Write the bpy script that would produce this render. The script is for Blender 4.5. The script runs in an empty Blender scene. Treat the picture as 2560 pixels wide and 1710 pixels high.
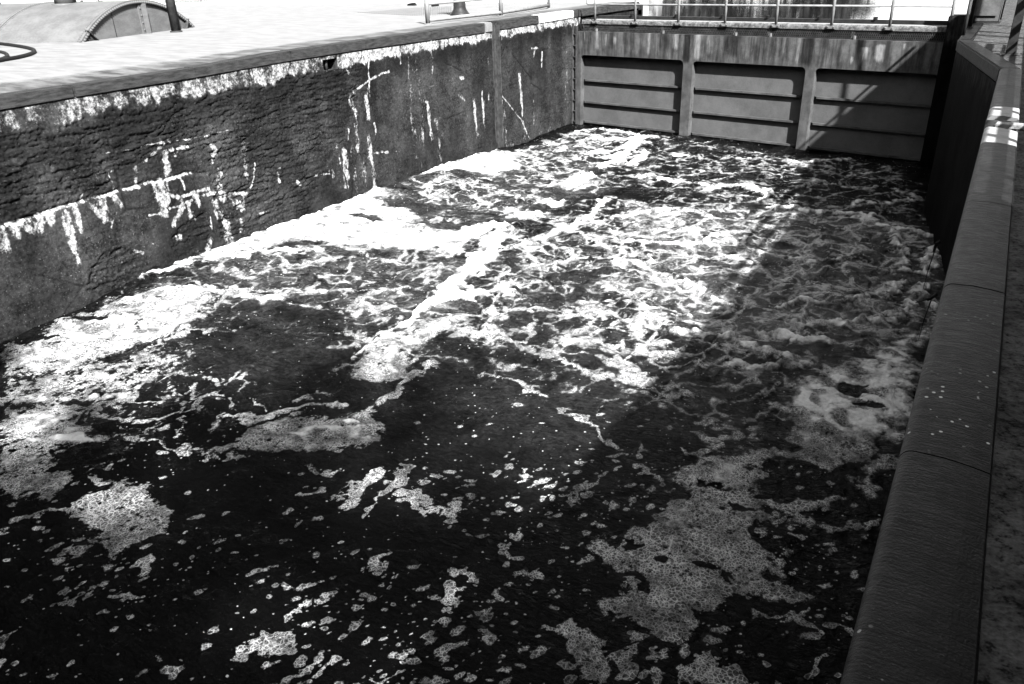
import bpy, bmesh, math, random
import numpy as np
from mathutils import Vector, Matrix
random.seed(7)
SC = bpy.context.scene
COL = SC.collection
R = math.radians

# ------------------------------------------------------------------ camera, sky, sun, exposure
F_PX, YAW, PITCH, ROLL, EYE = 1943.5, 0.5523, 0.4518, -0.0334, 1.65
def cam_basis():
    cy, sy, cp, sp = math.cos(YAW), math.sin(YAW), math.cos(PITCH), math.sin(PITCH)
    w = np.array([-sy*cp, cy*cp, -sp]); r = np.array([cy, sy, 0.0]); u = np.cross(r, w)
    c, s = math.cos(ROLL), math.sin(ROLL)
    return c*r + s*u, -s*r + c*u, w
CR, CU, CW = cam_basis()
cd = bpy.data.cameras.new('camera'); cam = bpy.data.objects.new('camera', cd); COL.objects.link(cam)
cam.matrix_world = Matrix([[CR[i], CU[i], -CW[i], (0, 0, EYE)[i]] for i in range(3)] + [[0, 0, 0, 1]])
cd.sensor_fit = 'HORIZONTAL'; cd.sensor_width = 36.0; cd.lens = F_PX/2560*36
cd.clip_start = 0.05; cd.clip_end = 3000
SC.camera = cam

SUN = Vector((1.613, -1.283, 1.80)).normalized()
elev = math.asin(SUN.z); azim = math.atan2(SUN.x, SUN.y)        # azimuth clockwise from +y
wd = bpy.data.worlds.new('World'); SC.world = wd; wd.use_nodes = True
nt = wd.node_tree; bg = nt.nodes['Background']
sky = nt.nodes.new('ShaderNodeTexSky'); sky.sky_type = 'NISHITA'; sky.sun_disc = False
sky.sun_elevation = elev; sky.sun_rotation = azim
bw = nt.nodes.new('ShaderNodeRGBToBW')                          # the photograph is black and white
nt.links.new(sky.outputs[0], bw.inputs[0]); nt.links.new(bw.outputs[0], bg.inputs[0])
bg.inputs[1].default_value = 0.105
ld = bpy.data.lights.new('sun', 'SUN'); ld.energy = 5.0; ld.angle = R(1.0); ld.color = (1, 1, 1)
lo = bpy.data.objects.new('sun', ld); COL.objects.link(lo); lo.rotation_euler = SUN.to_track_quat('Z', 'Y').to_euler()
vs = SC.view_settings; vs.view_transform = 'Standard'; vs.look = 'None'; vs.gamma = 1; vs.use_curve_mapping = False
vs.exposure = 2.1
SC.cycles.diffuse_bounces = 0; SC.cycles.max_bounces = 6

# ------------------------------------------------------------------ the lock's measurements (metres)
XL, ZW, YG, TH = -14.588, -4.222, 28.928, -0.1635     # left wall face, chamber water, gate at left wall, gate skew
ZD = -0.05                                             # left pavement
ZR = -0.20                                             # right coping top
GS = np.array([math.cos(TH), math.sin(TH), 0.0]); GN = np.array([math.sin(TH), -math.cos(TH), 0.0])
def ray(px): return (px[0]-1280)/F_PX*CR - (px[1]-855)/F_PX*CU + CW
def hit(px, n, d):
    v = ray(px); n = np.array(n, float); o = np.array([0, 0, EYE]); return o + (d - n@o)/(n@v)*v
def at(px, z): return hit(px, (0, 0, 1), z)
def onwall(px): return hit(px, (1, 0, 0), XL)
def ongate(px, dep=0.0):
    o = np.array([XL, YG, 0]); P = hit(px, GN, GN@o - dep); return (P-o)@GS, P[2]

# ------------------------------------------------------------------ noise
def _h(ix, iy, s):
    x = (ix.astype(np.int64)*374761393 + iy.astype(np.int64)*668265263 + s*2147483647) & 0xFFFFFFFF
    x = ((x ^ (x >> 13))*1274126177) & 0xFFFFFFFF
    x = ((x ^ (x >> 15))*2246822519) & 0xFFFFFFFF
    return ((x ^ (x >> 16)) & 0xFFFFFF).astype(np.float32)/np.float32(16777216)
def perlin(x, y, s=0):
    x = np.asarray(x, np.float32); y = np.asarray(y, np.float32)
    x0 = np.floor(x); y0 = np.floor(y); fx = x-x0; fy = y-y0
    u = fx*fx*fx*(fx*(fx*6-15)+10); v = fy*fy*fy*(fy*(fy*6-15)+10)
    def g(i, j):
        a = _h(x0+i, y0+j, s)*6.2831853
        return np.cos(a)*(fx-i) + np.sin(a)*(fy-j)
    a = g(0, 0)*(1-u) + g(1, 0)*u; b = g(0, 1)*(1-u) + g(1, 1)*u
    return 1.5*(a*(1-v) + b*v)
def fbm(x, y, s=0, o=4, gain=.5):
    t = 0; a = 1.0; n = 0
    for i in range(o):
        t = t + a*perlin(x*2**i + 17.3*i, y*2**i - 9.1*i, s+i); n += a; a *= gain
    return t/n
def worley_edge(x, y, s=0):
    cx = np.floor(x); cy = np.floor(y)
    f1 = np.full(x.shape, 9., np.float32); f2 = f1.copy()
    p1x = np.zeros_like(f1); p1y = p1x.copy(); p2x = p1x.copy(); p2y = p1x.copy()
    for i in (-1, 0, 1):
        for j in (-1, 0, 1):
            qx = cx+i+.08+.84*_h(cx+i, cy+j, s); qy = cy+j+.08+.84*_h(cx+i, cy+j, s+77)
            d = (qx-x)**2 + (qy-y)**2
            c1 = d < f1; c2 = (~c1) & (d < f2)
            f2 = np.where(c1, f1, np.where(c2, d, f2)); p2x = np.where(c1, p1x, np.where(c2, qx, p2x)); p2y = np.where(c1, p1y, np.where(c2, qy, p2y))
            f1 = np.where(c1, d, f1); p1x = np.where(c1, qx, p1x); p1y = np.where(c1, qy, p1y)
    dx = p2x-p1x; dy = p2y-p1y; L = np.sqrt(dx*dx+dy*dy)+1e-6
    return ((p1x+p2x)/2-x)*dx/L + ((p1y+p2y)/2-y)*dy/L, np.sqrt(f1)
def sstep(a, b, v):
    t = np.clip((v-a)/(b-a), 0, 1); return t*t*(3-2*t)
def seg_dist(X, Y, pts):
    d = np.full(X.shape, 1e9, np.float32)
    for (ax, ay), (bx, by) in zip(pts[:-1], pts[1:]):
        vx, vy = bx-ax, by-ay; L2 = vx*vx+vy*vy+1e-12
        t = np.clip(((X-ax)*vx + (Y-ay)*vy)/L2, 0, 1)
        d = np.minimum(d, np.hypot(X-ax-t*vx, Y-ay-t*vy))
    return d
def poly_sd(X, Y, pts):                                # signed distance, positive inside
    d = seg_dist(X, Y, pts+[pts[0]]); ins = np.zeros(X.shape, bool)
    for (ax, ay), (bx, by) in zip(pts, pts[1:]+[pts[0]]):
        c = ((ay > Y) != (by > Y)) & (X < (bx-ax)*(Y-ay)/(by-ay+1e-12)+ax); ins ^= c
    return np.where(ins, d, -d)

# ------------------------------------------------------------------ materials
class NT:
    def __init__(s, name):
        s.m = bpy.data.materials.new(name); s.m.use_nodes = True; s.t = s.m.node_tree; s.n = s.t.nodes; s.l = s.t.links
        s.b = s.n['Principled BSDF']; s.out = s.n['Material Output']; s.tc = s.n.new('ShaderNodeTexCoord').outputs['Object']
    def put(s, sock, v):
        if isinstance(v, bpy.types.NodeSocket): s.l.new(v, sock)
        elif isinstance(v, (int, float)) and sock.type == 'RGBA': sock.default_value = (v, v, v, 1)
        else: sock.default_value = v
    def math(s, op, a, b=0.0, c=None, clamp=False):
        n = s.n.new('ShaderNodeMath'); n.operation = op; n.use_clamp = clamp
        s.put(n.inputs[0], a); s.put(n.inputs[1], b)
        if c is not None: s.put(n.inputs[2], c)
        return n.outputs[0]
    def map(s, v, a, b, c=0.0, d=1.0, smooth=True):
        n = s.n.new('ShaderNodeMapRange'); n.interpolation_type = 'SMOOTHSTEP' if smooth else 'LINEAR'; n.clamp = True
        for i, q in enumerate((v, a, b, c, d)): s.put(n.inputs[i], q)
        return n.outputs[0]
    def scale(s, sc, off=(0, 0, 0)):
        n = s.n.new('ShaderNodeMapping'); s.l.new(s.tc, n.inputs[0]); n.inputs['Scale'].default_value = sc; n.inputs['Location'].default_value = off
        return n.outputs[0]
    def noise(s, scale, detail=4, rough=.55, vec=None, dist=0.0, color=False):
        n = s.n.new('ShaderNodeTexNoise'); s.l.new(vec or s.tc, n.inputs['Vector'])
        n.inputs['Scale'].default_value = scale; n.inputs['Detail'].default_value = detail; n.inputs['Roughness'].default_value = rough; n.inputs['Distortion'].default_value = dist
        return n.outputs['Color' if color else 'Fac']
    def vor(s, scale, feature='DISTANCE_TO_EDGE', vec=None, out='Distance', rnd=1.0):
        n = s.n.new('ShaderNodeTexVoronoi'); n.feature = feature; s.l.new(vec or s.tc, n.inputs['Vector']); n.inputs['Scale'].default_value = scale; n.inputs['Randomness'].default_value = rnd
        return n.outputs[out]
    def mix(s, f, a, b):
        n = s.n.new('ShaderNodeMix'); s.put(n.inputs[0], f); s.put(n.inputs[2], a); s.put(n.inputs[3], b); return n.outputs[0]
    def attr(s, name):
        n = s.n.new('ShaderNodeAttribute'); n.attribute_name = name; return n.outputs['Fac']
    def bump(s, h, strength=.5, dist=.02, normal=None):
        n = s.n.new('ShaderNodeBump'); n.inputs['Strength'].default_value = strength; n.inputs['Distance'].default_value = dist; s.put(n.inputs['Height'], h)
        if normal is not None: s.l.new(normal, n.inputs['Normal'])
        return n.outputs[0]
    def col(s, v):
        n = s.n.new('ShaderNodeCombineColor'); 
        for i in range(3): s.put(n.inputs[i], v)
        return n.outputs[0]
    def done(s, color, rough=.7, normal=None, metal=0.0, spec=.12):
        s.put(s.b.inputs['Base Color'], s.col(color)); s.put(s.b.inputs['Roughness'], rough); s.put(s.b.inputs['Metallic'], metal)
        s.put(s.b.inputs['Specular IOR Level'], spec)
        if normal is not None: s.l.new(normal, s.b.inputs['Normal'])
        return s.m
def simple(name, lo, hi, sc=3, rough=.7, bump=.3, bdist=.01, stretch=(1, 1, 1), spec=.15, metal=0.0):
    t = NT(name); v = t.scale(stretch); n = t.noise(sc, 8, .62, v); n2 = t.noise(sc*9, 5, .6, v)
    f = t.math('ADD', t.math('MULTIPLY', n, .7), t.math('MULTIPLY', n2, .3))
    return t.done(t.map(f, .32, .68, lo, hi), rough, t.bump(t.math('ADD', n2, n), bump, bdist), metal, spec)
M = {}
# pale sunlit concrete pavement, worn and darker toward the chamber edge
t = NT('pavement_concrete'); sx = t.n.new('ShaderNodeSeparateXYZ'); t.l.new(t.tc, sx.inputs[0])
edge = t.map(sx.outputs[0], -16.9, -15.5, 0, 1); v = t.scale((.5, 1.6, 1)); n = t.noise(2.2, 8, .65, v); n2 = t.noise(14, 6, .7, t.scale((2.2, .35, 1)))
wear = t.math('ADD', t.math('MULTIPLY', edge, .75), t.math('MULTIPLY', t.math('SUBTRACT', n2, .5), t.math('ADD', .25, edge)))
c = t.mix(t.map(wear, .28, .62), t.map(n, .3, .7, .138, .200), t.map(n, .3, .7, .03, .14))
streak = t.map(t.noise(3.5, 7, .75, t.scale((3, .25, 1))), .63, .74, 0, .45)
M['pave'] = t.done(t.mix(streak, c, .07), .85, t.bump(n2, .3, .01))
M['timber'] = simple('coping_timber', .008, .045, 4.0, .75, .8, .012, (4, .9, 5))
M['paint'] = simple('worn_white_paint', .30, .80, 4, .6, .4, .006, (2, .8, 2))
M['pipe'] = simple('white_pipe_paint', .13, .20, 5, .45, .1, .003)
M['railpaint'] = simple('grey_rail_paint', .10, .19, 5, .5, .15, .003)
M['domemetal'] = simple('dome_grey_paint', .075, .125, 1.4, .55, .15, .006, (1, 1, 2.5))
M['darksteel'] = simple('dark_steel', .010, .028, 6, .5, .3, .004)
M['rust'] = simple('rust_steel', .018, .055, 6, .6, .4, .005)
M['black'] = simple('black_rubber', .004, .010, 8, .6, .2, .003)
M['wood'] = simple('weathered_wood', .12, .3, 2, .8, .6, .01, (6, 1, 6))
M['cabinet'] = simple('cabinet_paint', .05, .10, 3, .5, .15, .004)
M['leaf'] = simple('tree_leaf', .02, .05, .6, .7, .2, .05)
M['bark'] = simple('tree_bark', .06, .14, 3, .9, .5, .05, (3, 3, .5))
M['render'] = simple('white_render', .6, .8, .5, .8, .1, .02)
M['roofing'] = simple('roof_slate', .06, .12, 1, .7, .3, .03)
M['glass'] = simple('dark_window', .01, .03, 1, .1, .0, .01)
M['earth'] = simple('bank_earth', .1, .22, .7, .95, .5, .05)
# right-hand deck: coarse exposed aggregate
t = NT('aggregate_concrete'); n = t.noise(4, 9, .7); g = t.vor(55, 'F1'); n3 = t.noise(28, 6, .7)
pits = t.map(n3, .36, .46, 0, 1)
M['agg'] = t.done(t.math('MULTIPLY', t.math('ADD', t.map(n, .3, .7, .018, .075), t.math('MULTIPLY', t.math('SUBTRACT', n3, .5), .18)), t.mix(pits, .18, 1.1)), .9,
                  t.bump(t.math('ADD', n3, t.math('MULTIPLY', g, .5)), .9, .02))
# right coping: dull brushed steel with rain streaks across it and lichen spots near the photographer
t = NT('coping_steel'); n = t.noise(3, 7, .65, t.scale((1.2, 6, 1.2))); n2 = t.noise(40, 5, .6, t.scale((.3, 2, .3))); n4 = t.noise(90, 3, .6)
spv = t.n.new('ShaderNodeTexVoronoi'); t.l.new(t.tc, spv.inputs['Vector']); spv.inputs['Scale'].default_value = 34
ran = t.n.new('ShaderNodeSeparateColor'); t.l.new(spv.outputs['Color'], ran.inputs[0])
sp_zone = t.map(t.noise(2.0, 3, .6), .5, .62, 0, 1); sy = t.n.new('ShaderNodeSeparateXYZ'); t.l.new(t.tc, sy.inputs[0])
spot = t.math('MULTIPLY', t.math('MULTIPLY', t.math('GREATER_THAN', ran.outputs[0], .80), t.map(spv.outputs['Distance'], .20, .32, 1, 0)), t.math('MULTIPLY', sp_zone, t.map(sy.outputs[1], 3.4, 5.0, 1, .10)))
base = t.math('ADD', t.map(n, .3, .7, .002, .0085), t.math('MULTIPLY', t.math('SUBTRACT', n2, .5), .012))
n7 = t.noise(1.7, 8, .7); base = t.math('MULTIPLY', base, t.map(n7, .32, .68, .45, 1.7)); base = t.math('ADD', base, t.map(n4, .64, .74, 0, .05))
M['coping'] = t.done(t.mix(spot, base, .5), t.map(n2, .3, .7, .42, .6), t.bump(t.math('ADD', t.math('ADD', n2, n4), t.math('MULTIPLY', n7, 3.0)), .5, .008), 0, .12)
M['bandpaint'] = simple('band_paint', .16, .30, 5, .5, .2, .004)
# gate steel with water stains (attribute) and speckle
t = NT('gate_steel'); n = t.noise(1.6, 8, .65); n2 = t.noise(45, 4, .6); st = t.attr('stain'); dk = t.attr('dark'); vs_ = t.noise(6, 7, .7, t.scale((2.4, 2.4, .22)))
c = t.math('ADD', t.map(n, .3, .7, .046, .074), t.math('MULTIPLY', t.math('SUBTRACT', n2, .5), .04))
c = t.mix(t.map(t.math('ADD', st, t.math('MULTIPLY', t.math('SUBTRACT', vs_, .5), .9)), .22, .72, 0, .9), c, .19)
c = t.mix(t.map(t.math('ADD', dk, t.math('MULTIPLY', t.math('SUBTRACT', vs_, .5), .8)), .25, .8, 0, .9), c, .010)
c = t.math('MULTIPLY', c, t.map(t.noise(5, 6, .65, t.scale((1, 1, .12))), .36, .64, t.math('SUBTRACT', 1.0, t.math('MULTIPLY', t.attr('band'), .45)), t.math('ADD', 1.0, t.math('MULTIPLY', t.attr('band'), .25)))); c = t.math('MULTIPLY', c, t.map(t.noise(2.3, 7, .7), .35, .65, .75, 1.2)); spk = t.map(t.noise(34, 3, .6), .66, .74, 0, .5)
M['gate'] = t.done(t.mix(spk, c, .25), .6, t.bump(t.math('ADD', n2, n), .25, .006), 0, .02)
t = NT('gate_skin'); n = t.noise(1.3, 8, .65); n2 = t.noise(30, 5, .65); st = t.attr('stain'); dk = t.attr('dark'); n5 = t.noise(5, 7, .7, t.scale((1, 1, 1.8)))
c = t.math('ADD', t.map(n, .3, .7, .066, .094), t.math('MULTIPLY', t.math('SUBTRACT', n2, .5), .045))
c = t.mix(t.map(t.math('ADD', dk, t.math('MULTIPLY', t.math('SUBTRACT', n5, .5), 1.2)), .35, .9, 0, .7), c, .02); c = t.mix(t.map(t.math('ADD', st, t.math('MULTIPLY', t.math('SUBTRACT', n5, .5), 1.0)), .35, .9, 0, .8), c, .2)
M['skin'] = t.done(c, .6, t.bump(t.math('ADD', n2, n), .3, .008), 0, .02)
M['moss'] = simple('mossy_kerb', .02, .20, 9, .95, 1.0, .03)
# left chamber wall: algae-dark masonry, lime-white runs from an attribute, fine grain
t = NT('chamber_masonry'); wh = t.attr('white'); da = t.attr('dark'); n = t.noise(1.1, 8, .65); n2 = t.noise(16, 8, .72); n3 = t.noise(24, 5, .75); ly = t.noise(5, 8, .7, t.scale((1, .35, 2.6)))
c = t.math('ADD', t.map(n, .3, .7, .012, .042), t.math('MULTIPLY', t.math('SUBTRACT', n2, .5), .13)); c = t.math('ADD', c, t.math('MULTIPLY', t.math('SUBTRACT', ly, .5), .06))
c = t.math('ADD', c, t.map(n3, .57, .70, 0, .13)); c = t.math('MAXIMUM', c, .004); c = t.math('MULTIPLY', c, t.mix(da, .50, .10)); c = t.math('MULTIPLY', c, t.map(t.noise(.55, 7, .66, t.scale((1, 1, .7))), .34, .66, .50, 1.7))
nb = t.noise(4.2, 6, .62, t.scale((1, 1, .6))); w = t.math('ADD', wh, t.math('ADD', t.math('MULTIPLY', t.math('SUBTRACT', nb, .5), 1.3), t.math('MULTIPLY', t.math('SUBTRACT', n2, .5), .7))); w = t.math('ADD', w, t.math('MULTIPLY', t.math('SUBTRACT', n3, .5), .5))
wm = t.map(w, .42, .88)
M['wall'] = t.done(t.mix(wm, c, t.math('MULTIPLY', t.map(n2, .3, .7, .10, .44), t.map(n3, .35, .6, .55, 1.1))), .88, t.bump(t.math('ADD', t.math('MULTIPLY', n2, .7), t.math('MULTIPLY', n3, .3)), .8, .02))
t = NT('shaded_masonry'); n = t.noise(2, 8, .68, t.scale((1, 1, .5))); n2 = t.noise(22, 6, .7); z = t.n.new('ShaderNodeSeparateXYZ'); t.l.new(t.tc, z.inputs[0])  # shade is put into this colour: near-black masonry for the unlit wall
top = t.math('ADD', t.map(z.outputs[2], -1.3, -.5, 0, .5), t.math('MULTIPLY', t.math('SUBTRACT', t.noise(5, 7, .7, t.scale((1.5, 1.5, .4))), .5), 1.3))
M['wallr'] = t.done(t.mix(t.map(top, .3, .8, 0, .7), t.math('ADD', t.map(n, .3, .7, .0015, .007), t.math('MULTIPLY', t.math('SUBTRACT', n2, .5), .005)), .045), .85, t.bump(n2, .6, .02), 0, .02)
# upper pool: dark mirror with ripples
t = NT('pool_water'); n = t.noise(1.2, 4, .6, t.scale((.5, 2.6, 1))); n2 = t.noise(6, 3, .6, t.scale((.4, 2.4, 1)))
M['pool'] = t.done(.012, .03, t.bump(t.math('ADD', n, t.math('MULTIPLY', n2, .25)), .035, .05), 0, .5); M['pool'].node_tree.nodes['Principled BSDF'].inputs['IOR'].default_value = 1.33
# chamber water: black glossy water, milky where air is churned in, bubble foam by attribute
t = NT('foaming_water')
fo, tk, ae, fk = (t.attr(a) for a in ('foam', 'thick', 'aer', 'fleck'))
wn = t.noise(9, 3, .6, color=True); vm = t.n.new('ShaderNodeVectorMath'); vm.operation = 'MULTIPLY_ADD'; t.l.new(wn, vm.inputs[0]); vm.inputs[1].default_value = (.035,)*3; t.l.new(t.tc, vm.inputs[2]); wv = vm.outputs[0]
ps = t.n.new('ShaderNodeSeparateXYZ'); t.l.new(t.tc, ps.inputs[0]); dist_ = t.map(ps.outputs[1], 5.5, 12, 0, 1)
hf = t.noise(13, 6, .62); hf2 = t.noise(55, 3, .6)
val = t.math('ADD', fo, t.math('MULTIPLY', t.math('SUBTRACT', hf, .5), t.mix(dist_, .75, .24))); val = t.math('ADD', val, t.math('MULTIPLY', t.math('SUBTRACT', hf2, .5), .50))
m = t.map(val, t.mix(dist_, .43, .30), t.mix(dist_, .60, .74))
e1 = t.vor(30, vec=wv); e2 = t.vor(66, vec=wv); e3 = t.vor(12, vec=wv); f3 = t.vor(13, 'F1', wv)
core = t.map(t.attr('core'), .2, .9); e4 = t.vor(20, vec=wv); wall1 = t.mix(t.map(t.noise(2.1, 4, .6), .45, .56, 0, 1), t.map(e1, .03, .17, 1, 0), t.map(e4, .02, .13, 1, 0)); wall2 = t.map(e2, .05, .2, 1, 0); big = t.map(e3, .0, .10, 1, 0)
rim = t.map(val, .50, .66, 1, .0)
pit = t.map(t.math('ADD', f3, t.math('MULTIPLY', t.math('SUBTRACT', hf, .5), .9)), .16, .30, .15, 1)
film = t.math('ADD', t.math('MULTIPLY', wall1, .52), t.math('ADD', t.math('MULTIPLY', wall2, .16), t.math('MULTIPLY', big, .15)))
film = t.math('MULTIPLY', t.math('MULTIPLY', t.math('ADD', film, .03), pit), t.map(t.noise(3.2, 5, .65), .33, .68, .30, 1.5))
tk2 = t.math('ADD', tk, t.math('MULTIPLY', t.math('SUBTRACT', t.noise(4.5, 6, .68), .5), 1.25))
solid = t.math('MAXIMUM', t.map(tk2, .25, .8), t.math('MULTIPLY', core, .62))
cov = t.math('MULTIPLY', m, t.math('MAXIMUM', t.math('MAXIMUM', film, solid), t.math('MULTIPLY', rim, .34)))
fv = t.n.new('ShaderNodeTexVoronoi'); t.l.new(wv, fv.inputs['Vector']); fv.inputs['Scale'].default_value = 17
fr = t.n.new('ShaderNodeSeparateColor'); t.l.new(fv.outputs['Color'], fr.inputs[0])
dot = t.math('MULTIPLY', t.math('GREATER_THAN', fr.outputs[0], t.math('SUBTRACT', 1.0, t.math('MULTIPLY', fk, .40))), t.map(fv.outputs['Distance'], t.math('MULTIPLY', fr.outputs[1], .22), t.math('ADD', t.math('MULTIPLY', fr.outputs[1], .22), .06), .5, 0))
cov = t.math('MAXIMUM', cov, dot)
w1 = t.noise(2.2, 6, .6, t.scale((1, 1.3, 1)), .6); w2 = t.noise(12, 5, .62, t.scale((.8, 1.8, 1)), .8)
wb = t.bump(t.math('ADD', w1, t.math('MULTIPLY', w2, .35)), .9, .12)
mil = t.math('MULTIPLY', ae, t.map(t.math('ADD', t.math('MULTIPLY', hf, .5), t.math('MULTIPLY', w2, .5)), .36, .66, .15, 1.1))
t.put(t.b.inputs['Base Color'], t.col(t.math('ADD', .0012, t.math('MULTIPLY', mil, .065))))
t.put(t.b.inputs['Specular IOR Level'], t.math('ADD', .08, t.math('MULTIPLY', ae, .34)))
t.put(t.b.inputs['Roughness'], t.math('ADD', .06, t.math('MULTIPLY', ae, .2))); t.b.inputs['IOR'].default_value = 1.33; t.l.new(wb, t.b.inputs['Normal'])
fb = t.n.new('ShaderNodeBsdfPrincipled')
fh = t.math('ADD', t.math('MULTIPLY', film, .8), t.math('ADD', t.math('MULTIPLY', hf, 1.2), t.math('MULTIPLY', hf2, .5)))
t.l.new(t.bump(fh, .7, .035), fb.inputs['Normal'])
t.put(fb.inputs['Base Color'], t.col(t.math('MULTIPLY', t.map(hf, .25, .75, .62, .9), t.mix(solid, .85, 1.0)))); fb.inputs['Roughness'].default_value = .55; fb.inputs['Specular IOR Level'].default_value = .25
mx = t.n.new('ShaderNodeMixShader'); t.put(mx.inputs[0], cov); t.l.new(t.b.outputs[0], mx.inputs[1]); t.l.new(fb.outputs[0], mx.inputs[2]); t.l.new(mx.outputs[0], t.out.inputs[0])
M['foam'] = t.m

# ------------------------------------------------------------------ object helpers
def tag(o, label=None, cat=None, group=None, kind=None):
    for k, v in (('label', label), ('category', cat), ('group', group), ('kind', kind)):
        if v: o[k] = v
    return o
def empty(name, loc, label, cat, group=None, rz=0):
    o = bpy.data.objects.new(name, None); COL.objects.link(o); o.location = loc; o.rotation_euler = (0, 0, rz); o.empty_display_size = .2
    return tag(o, label, cat, group)
class MB:
    def __init__(s): s.b = bmesh.new()
    def box(s, x0, x1, y0, y1, z0, z1, mat=None):
        vv = [s.b.verts.new(v if mat is None else mat @ Vector(v)) for v in [(x0, y0, z0), (x1, y0, z0), (x1, y1, z0), (x0, y1, z0), (x0, y0, z1), (x1, y0, z1), (x1, y1, z1), (x0, y1, z1)]]
        for f in ((3, 2, 1, 0), (4, 5, 6, 7), (0, 1, 5, 4), (1, 2, 6, 5), (2, 3, 7, 6), (3, 0, 4, 7)): s.b.faces.new([vv[i] for i in f])
        return s
    def tube(s, pts, r, n=10, cap=True):
        pts = [Vector(p) for p in pts]; rs = r if isinstance(r, (list, tuple)) else [r]*len(pts); rings = []
        ref = None
        for i, p in enumerate(pts):
            d = ((pts[min(i+1, len(pts)-1)]-p).normalized() + (p-pts[max(i-1, 0)]).normalized()).normalized()
            if ref is None: ref = d.orthogonal().normalized()
            a = (ref - d*ref.dot(d)).normalized(); ref = a; b = d.cross(a)
            rings.append([s.b.verts.new(p + rs[i]*(math.cos(q)*a + math.sin(q)*b)) for q in [2*math.pi*k/n for k in range(n)]])
        for A, B in zip(rings, rings[1:]):
            for k in range(n): s.b.faces.new((A[k], A[(k+1) % n], B[(k+1) % n], B[k])).smooth = True
        if cap: s.b.faces.new(rings[0][::-1]); s.b.faces.new(rings[-1])
        return s
    def prism(s, prof, a, b):                          # profile of 3-D points in plane, swept from offset a to offset b
        A = [s.b.verts.new(Vector(p)+Vector(a)) for p in prof]; B = [s.b.verts.new(Vector(p)+Vector(b)) for p in prof]; n = len(prof)
        for k in range(n): s.b.faces.new((A[k], A[(k+1) % n], B[(k+1) % n], B[k]))
        s.b.faces.new(A[::-1]); s.b.faces.new(B); return s
    def ball(s, c, r, seg=8, flat=1.0):
        bmesh.ops.create_uvsphere(s.b, u_segments=seg, v_segments=max(4, seg//2+1), radius=r, matrix=Matrix.Translation(c) @ Matrix.Diagonal((1, 1, flat, 1))); return s
    def build(s, name, mat, parent=None, bevel=0.0, smooth=False, label=None):
        bmesh.ops.recalc_face_normals(s.b, faces=s.b.faces)
        if bevel: bmesh.ops.bevel(s.b, geom=list(s.b.edges), offset=bevel, segments=2, affect='EDGES', clamp_overlap=True)
        me = bpy.data.meshes.new(name); s.b.to_mesh(me); s.b.free(); me.materials.append(M[mat])
        if smooth: me.polygons.foreach_set('use_smooth', [True]*len(me.polygons))
        o = bpy.data.objects.new(name, me); COL.objects.link(o)
        if parent: o.parent = parent
        if label: o['label'] = label
        return o
def grid_mesh(name, P, mat, keep=None, attrs=None, parent=None, flip=False):
    ny, nx = P.shape[:2]; me = bpy.data.meshes.new(name)
    ii = np.arange(ny*nx).reshape(ny, nx); q = np.stack([ii[:-1, :-1], ii[:-1, 1:], ii[1:, 1:], ii[1:, :-1]], -1)
    if flip: q = q[..., ::-1]
    q = q.reshape(-1, 4) if keep is None else q[keep]
    me.vertices.add(ny*nx); me.vertices.foreach_set('co', P.reshape(-1).astype(np.float32))
    me.loops.add(q.size); me.loops.foreach_set('vertex_index', q.reshape(-1).astype(np.int32))
    me.polygons.add(len(q)); me.polygons.foreach_set('loop_start', np.arange(0, q.size, 4, dtype=np.int32))
    me.polygons.foreach_set('use_smooth', np.ones(len(q), bool)); me.update(calc_edges=True)
    for k, v in (attrs or {}).items():
        a = me.attributes.new(k, 'FLOAT', 'POINT'); a.data.foreach_set('value', v.reshape(-1).astype(np.float32))
    me.materials.append(M[mat]); o = bpy.data.objects.new(name, me); COL.objects.link(o)
    if parent: o.parent = parent
    return o
def copy_tree(o, parent=None):
    c = o.copy(); COL.objects.link(c)
    if parent: c.parent = parent
    for ch in [k for k in bpy.data.objects if k.parent == o]: copy_tree(ch, c)
    return c

# ------------------------------------------------------------------ chamber water: one fine sheet, foam laid where the currents gather it
ys = [-4.0]
while ys[-1] < 29.3: ys.append(ys[-1] + (.014 + .0012*max(ys[-1], 0) if ys[-1] > 1.2 else .05))
xs = np.linspace(XL-.05, .02, 820)
X, Y = np.meshgrid(xs, np.array(ys)); X = X.astype(np.float32); Y = Y.astype(np.float32)
wx = X + .55*fbm(X*.8, Y*.8, 3, 3) + .13*fbm(X*2.4, Y*2.4, 5, 3) + .02*fbm(X*9, Y*9, 7, 3); wy = Y + .55*fbm(X*.8, Y*.8, 13, 3) + .13*fbm(X*2.4, Y*2.4, 15, 3) + .02*fbm(X*9, Y*9, 17, 3)
wx2 = X + .26*fbm(X*1.6, Y*1.6, 23, 3) + .12*fbm(X*5, Y*5, 25, 3) + .035*fbm(X*16, Y*16, 27, 3); wy2 = Y + .26*fbm(X*1.6, Y*1.6, 33, 3) + .12*fbm(X*5, Y*5, 35, 3) + .035*fbm(X*16, Y*16, 37, 3)
WV = np.clip(.95+1.3*fbm(X*1.5, Y*1.5, 63, 3)+.5*fbm(X*6, Y*6, 67, 2), .22, 2.2)
def wp(pts): return [tuple(at(q, ZW)[:2]) for q in pts]
T = np.zeros_like(X); K = np.zeros_like(X); L = np.zeros_like(X); A = np.zeros_like(X); RID = np.zeros_like(X)
def bbox(P, m):
    a = np.array(P); j = (xs > a[:, 0].min()-m) & (xs < a[:, 0].max()+m); yy = Y[:, 0]; i = (yy > a[:, 1].min()-m) & (yy < a[:, 1].max()+m)
    if not i.any() or not j.any(): return None
    i = np.where(i)[0]; j = np.where(j)[0]; return slice(i[0], i[-1]+1), slice(j[0], j[-1]+1)
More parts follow.
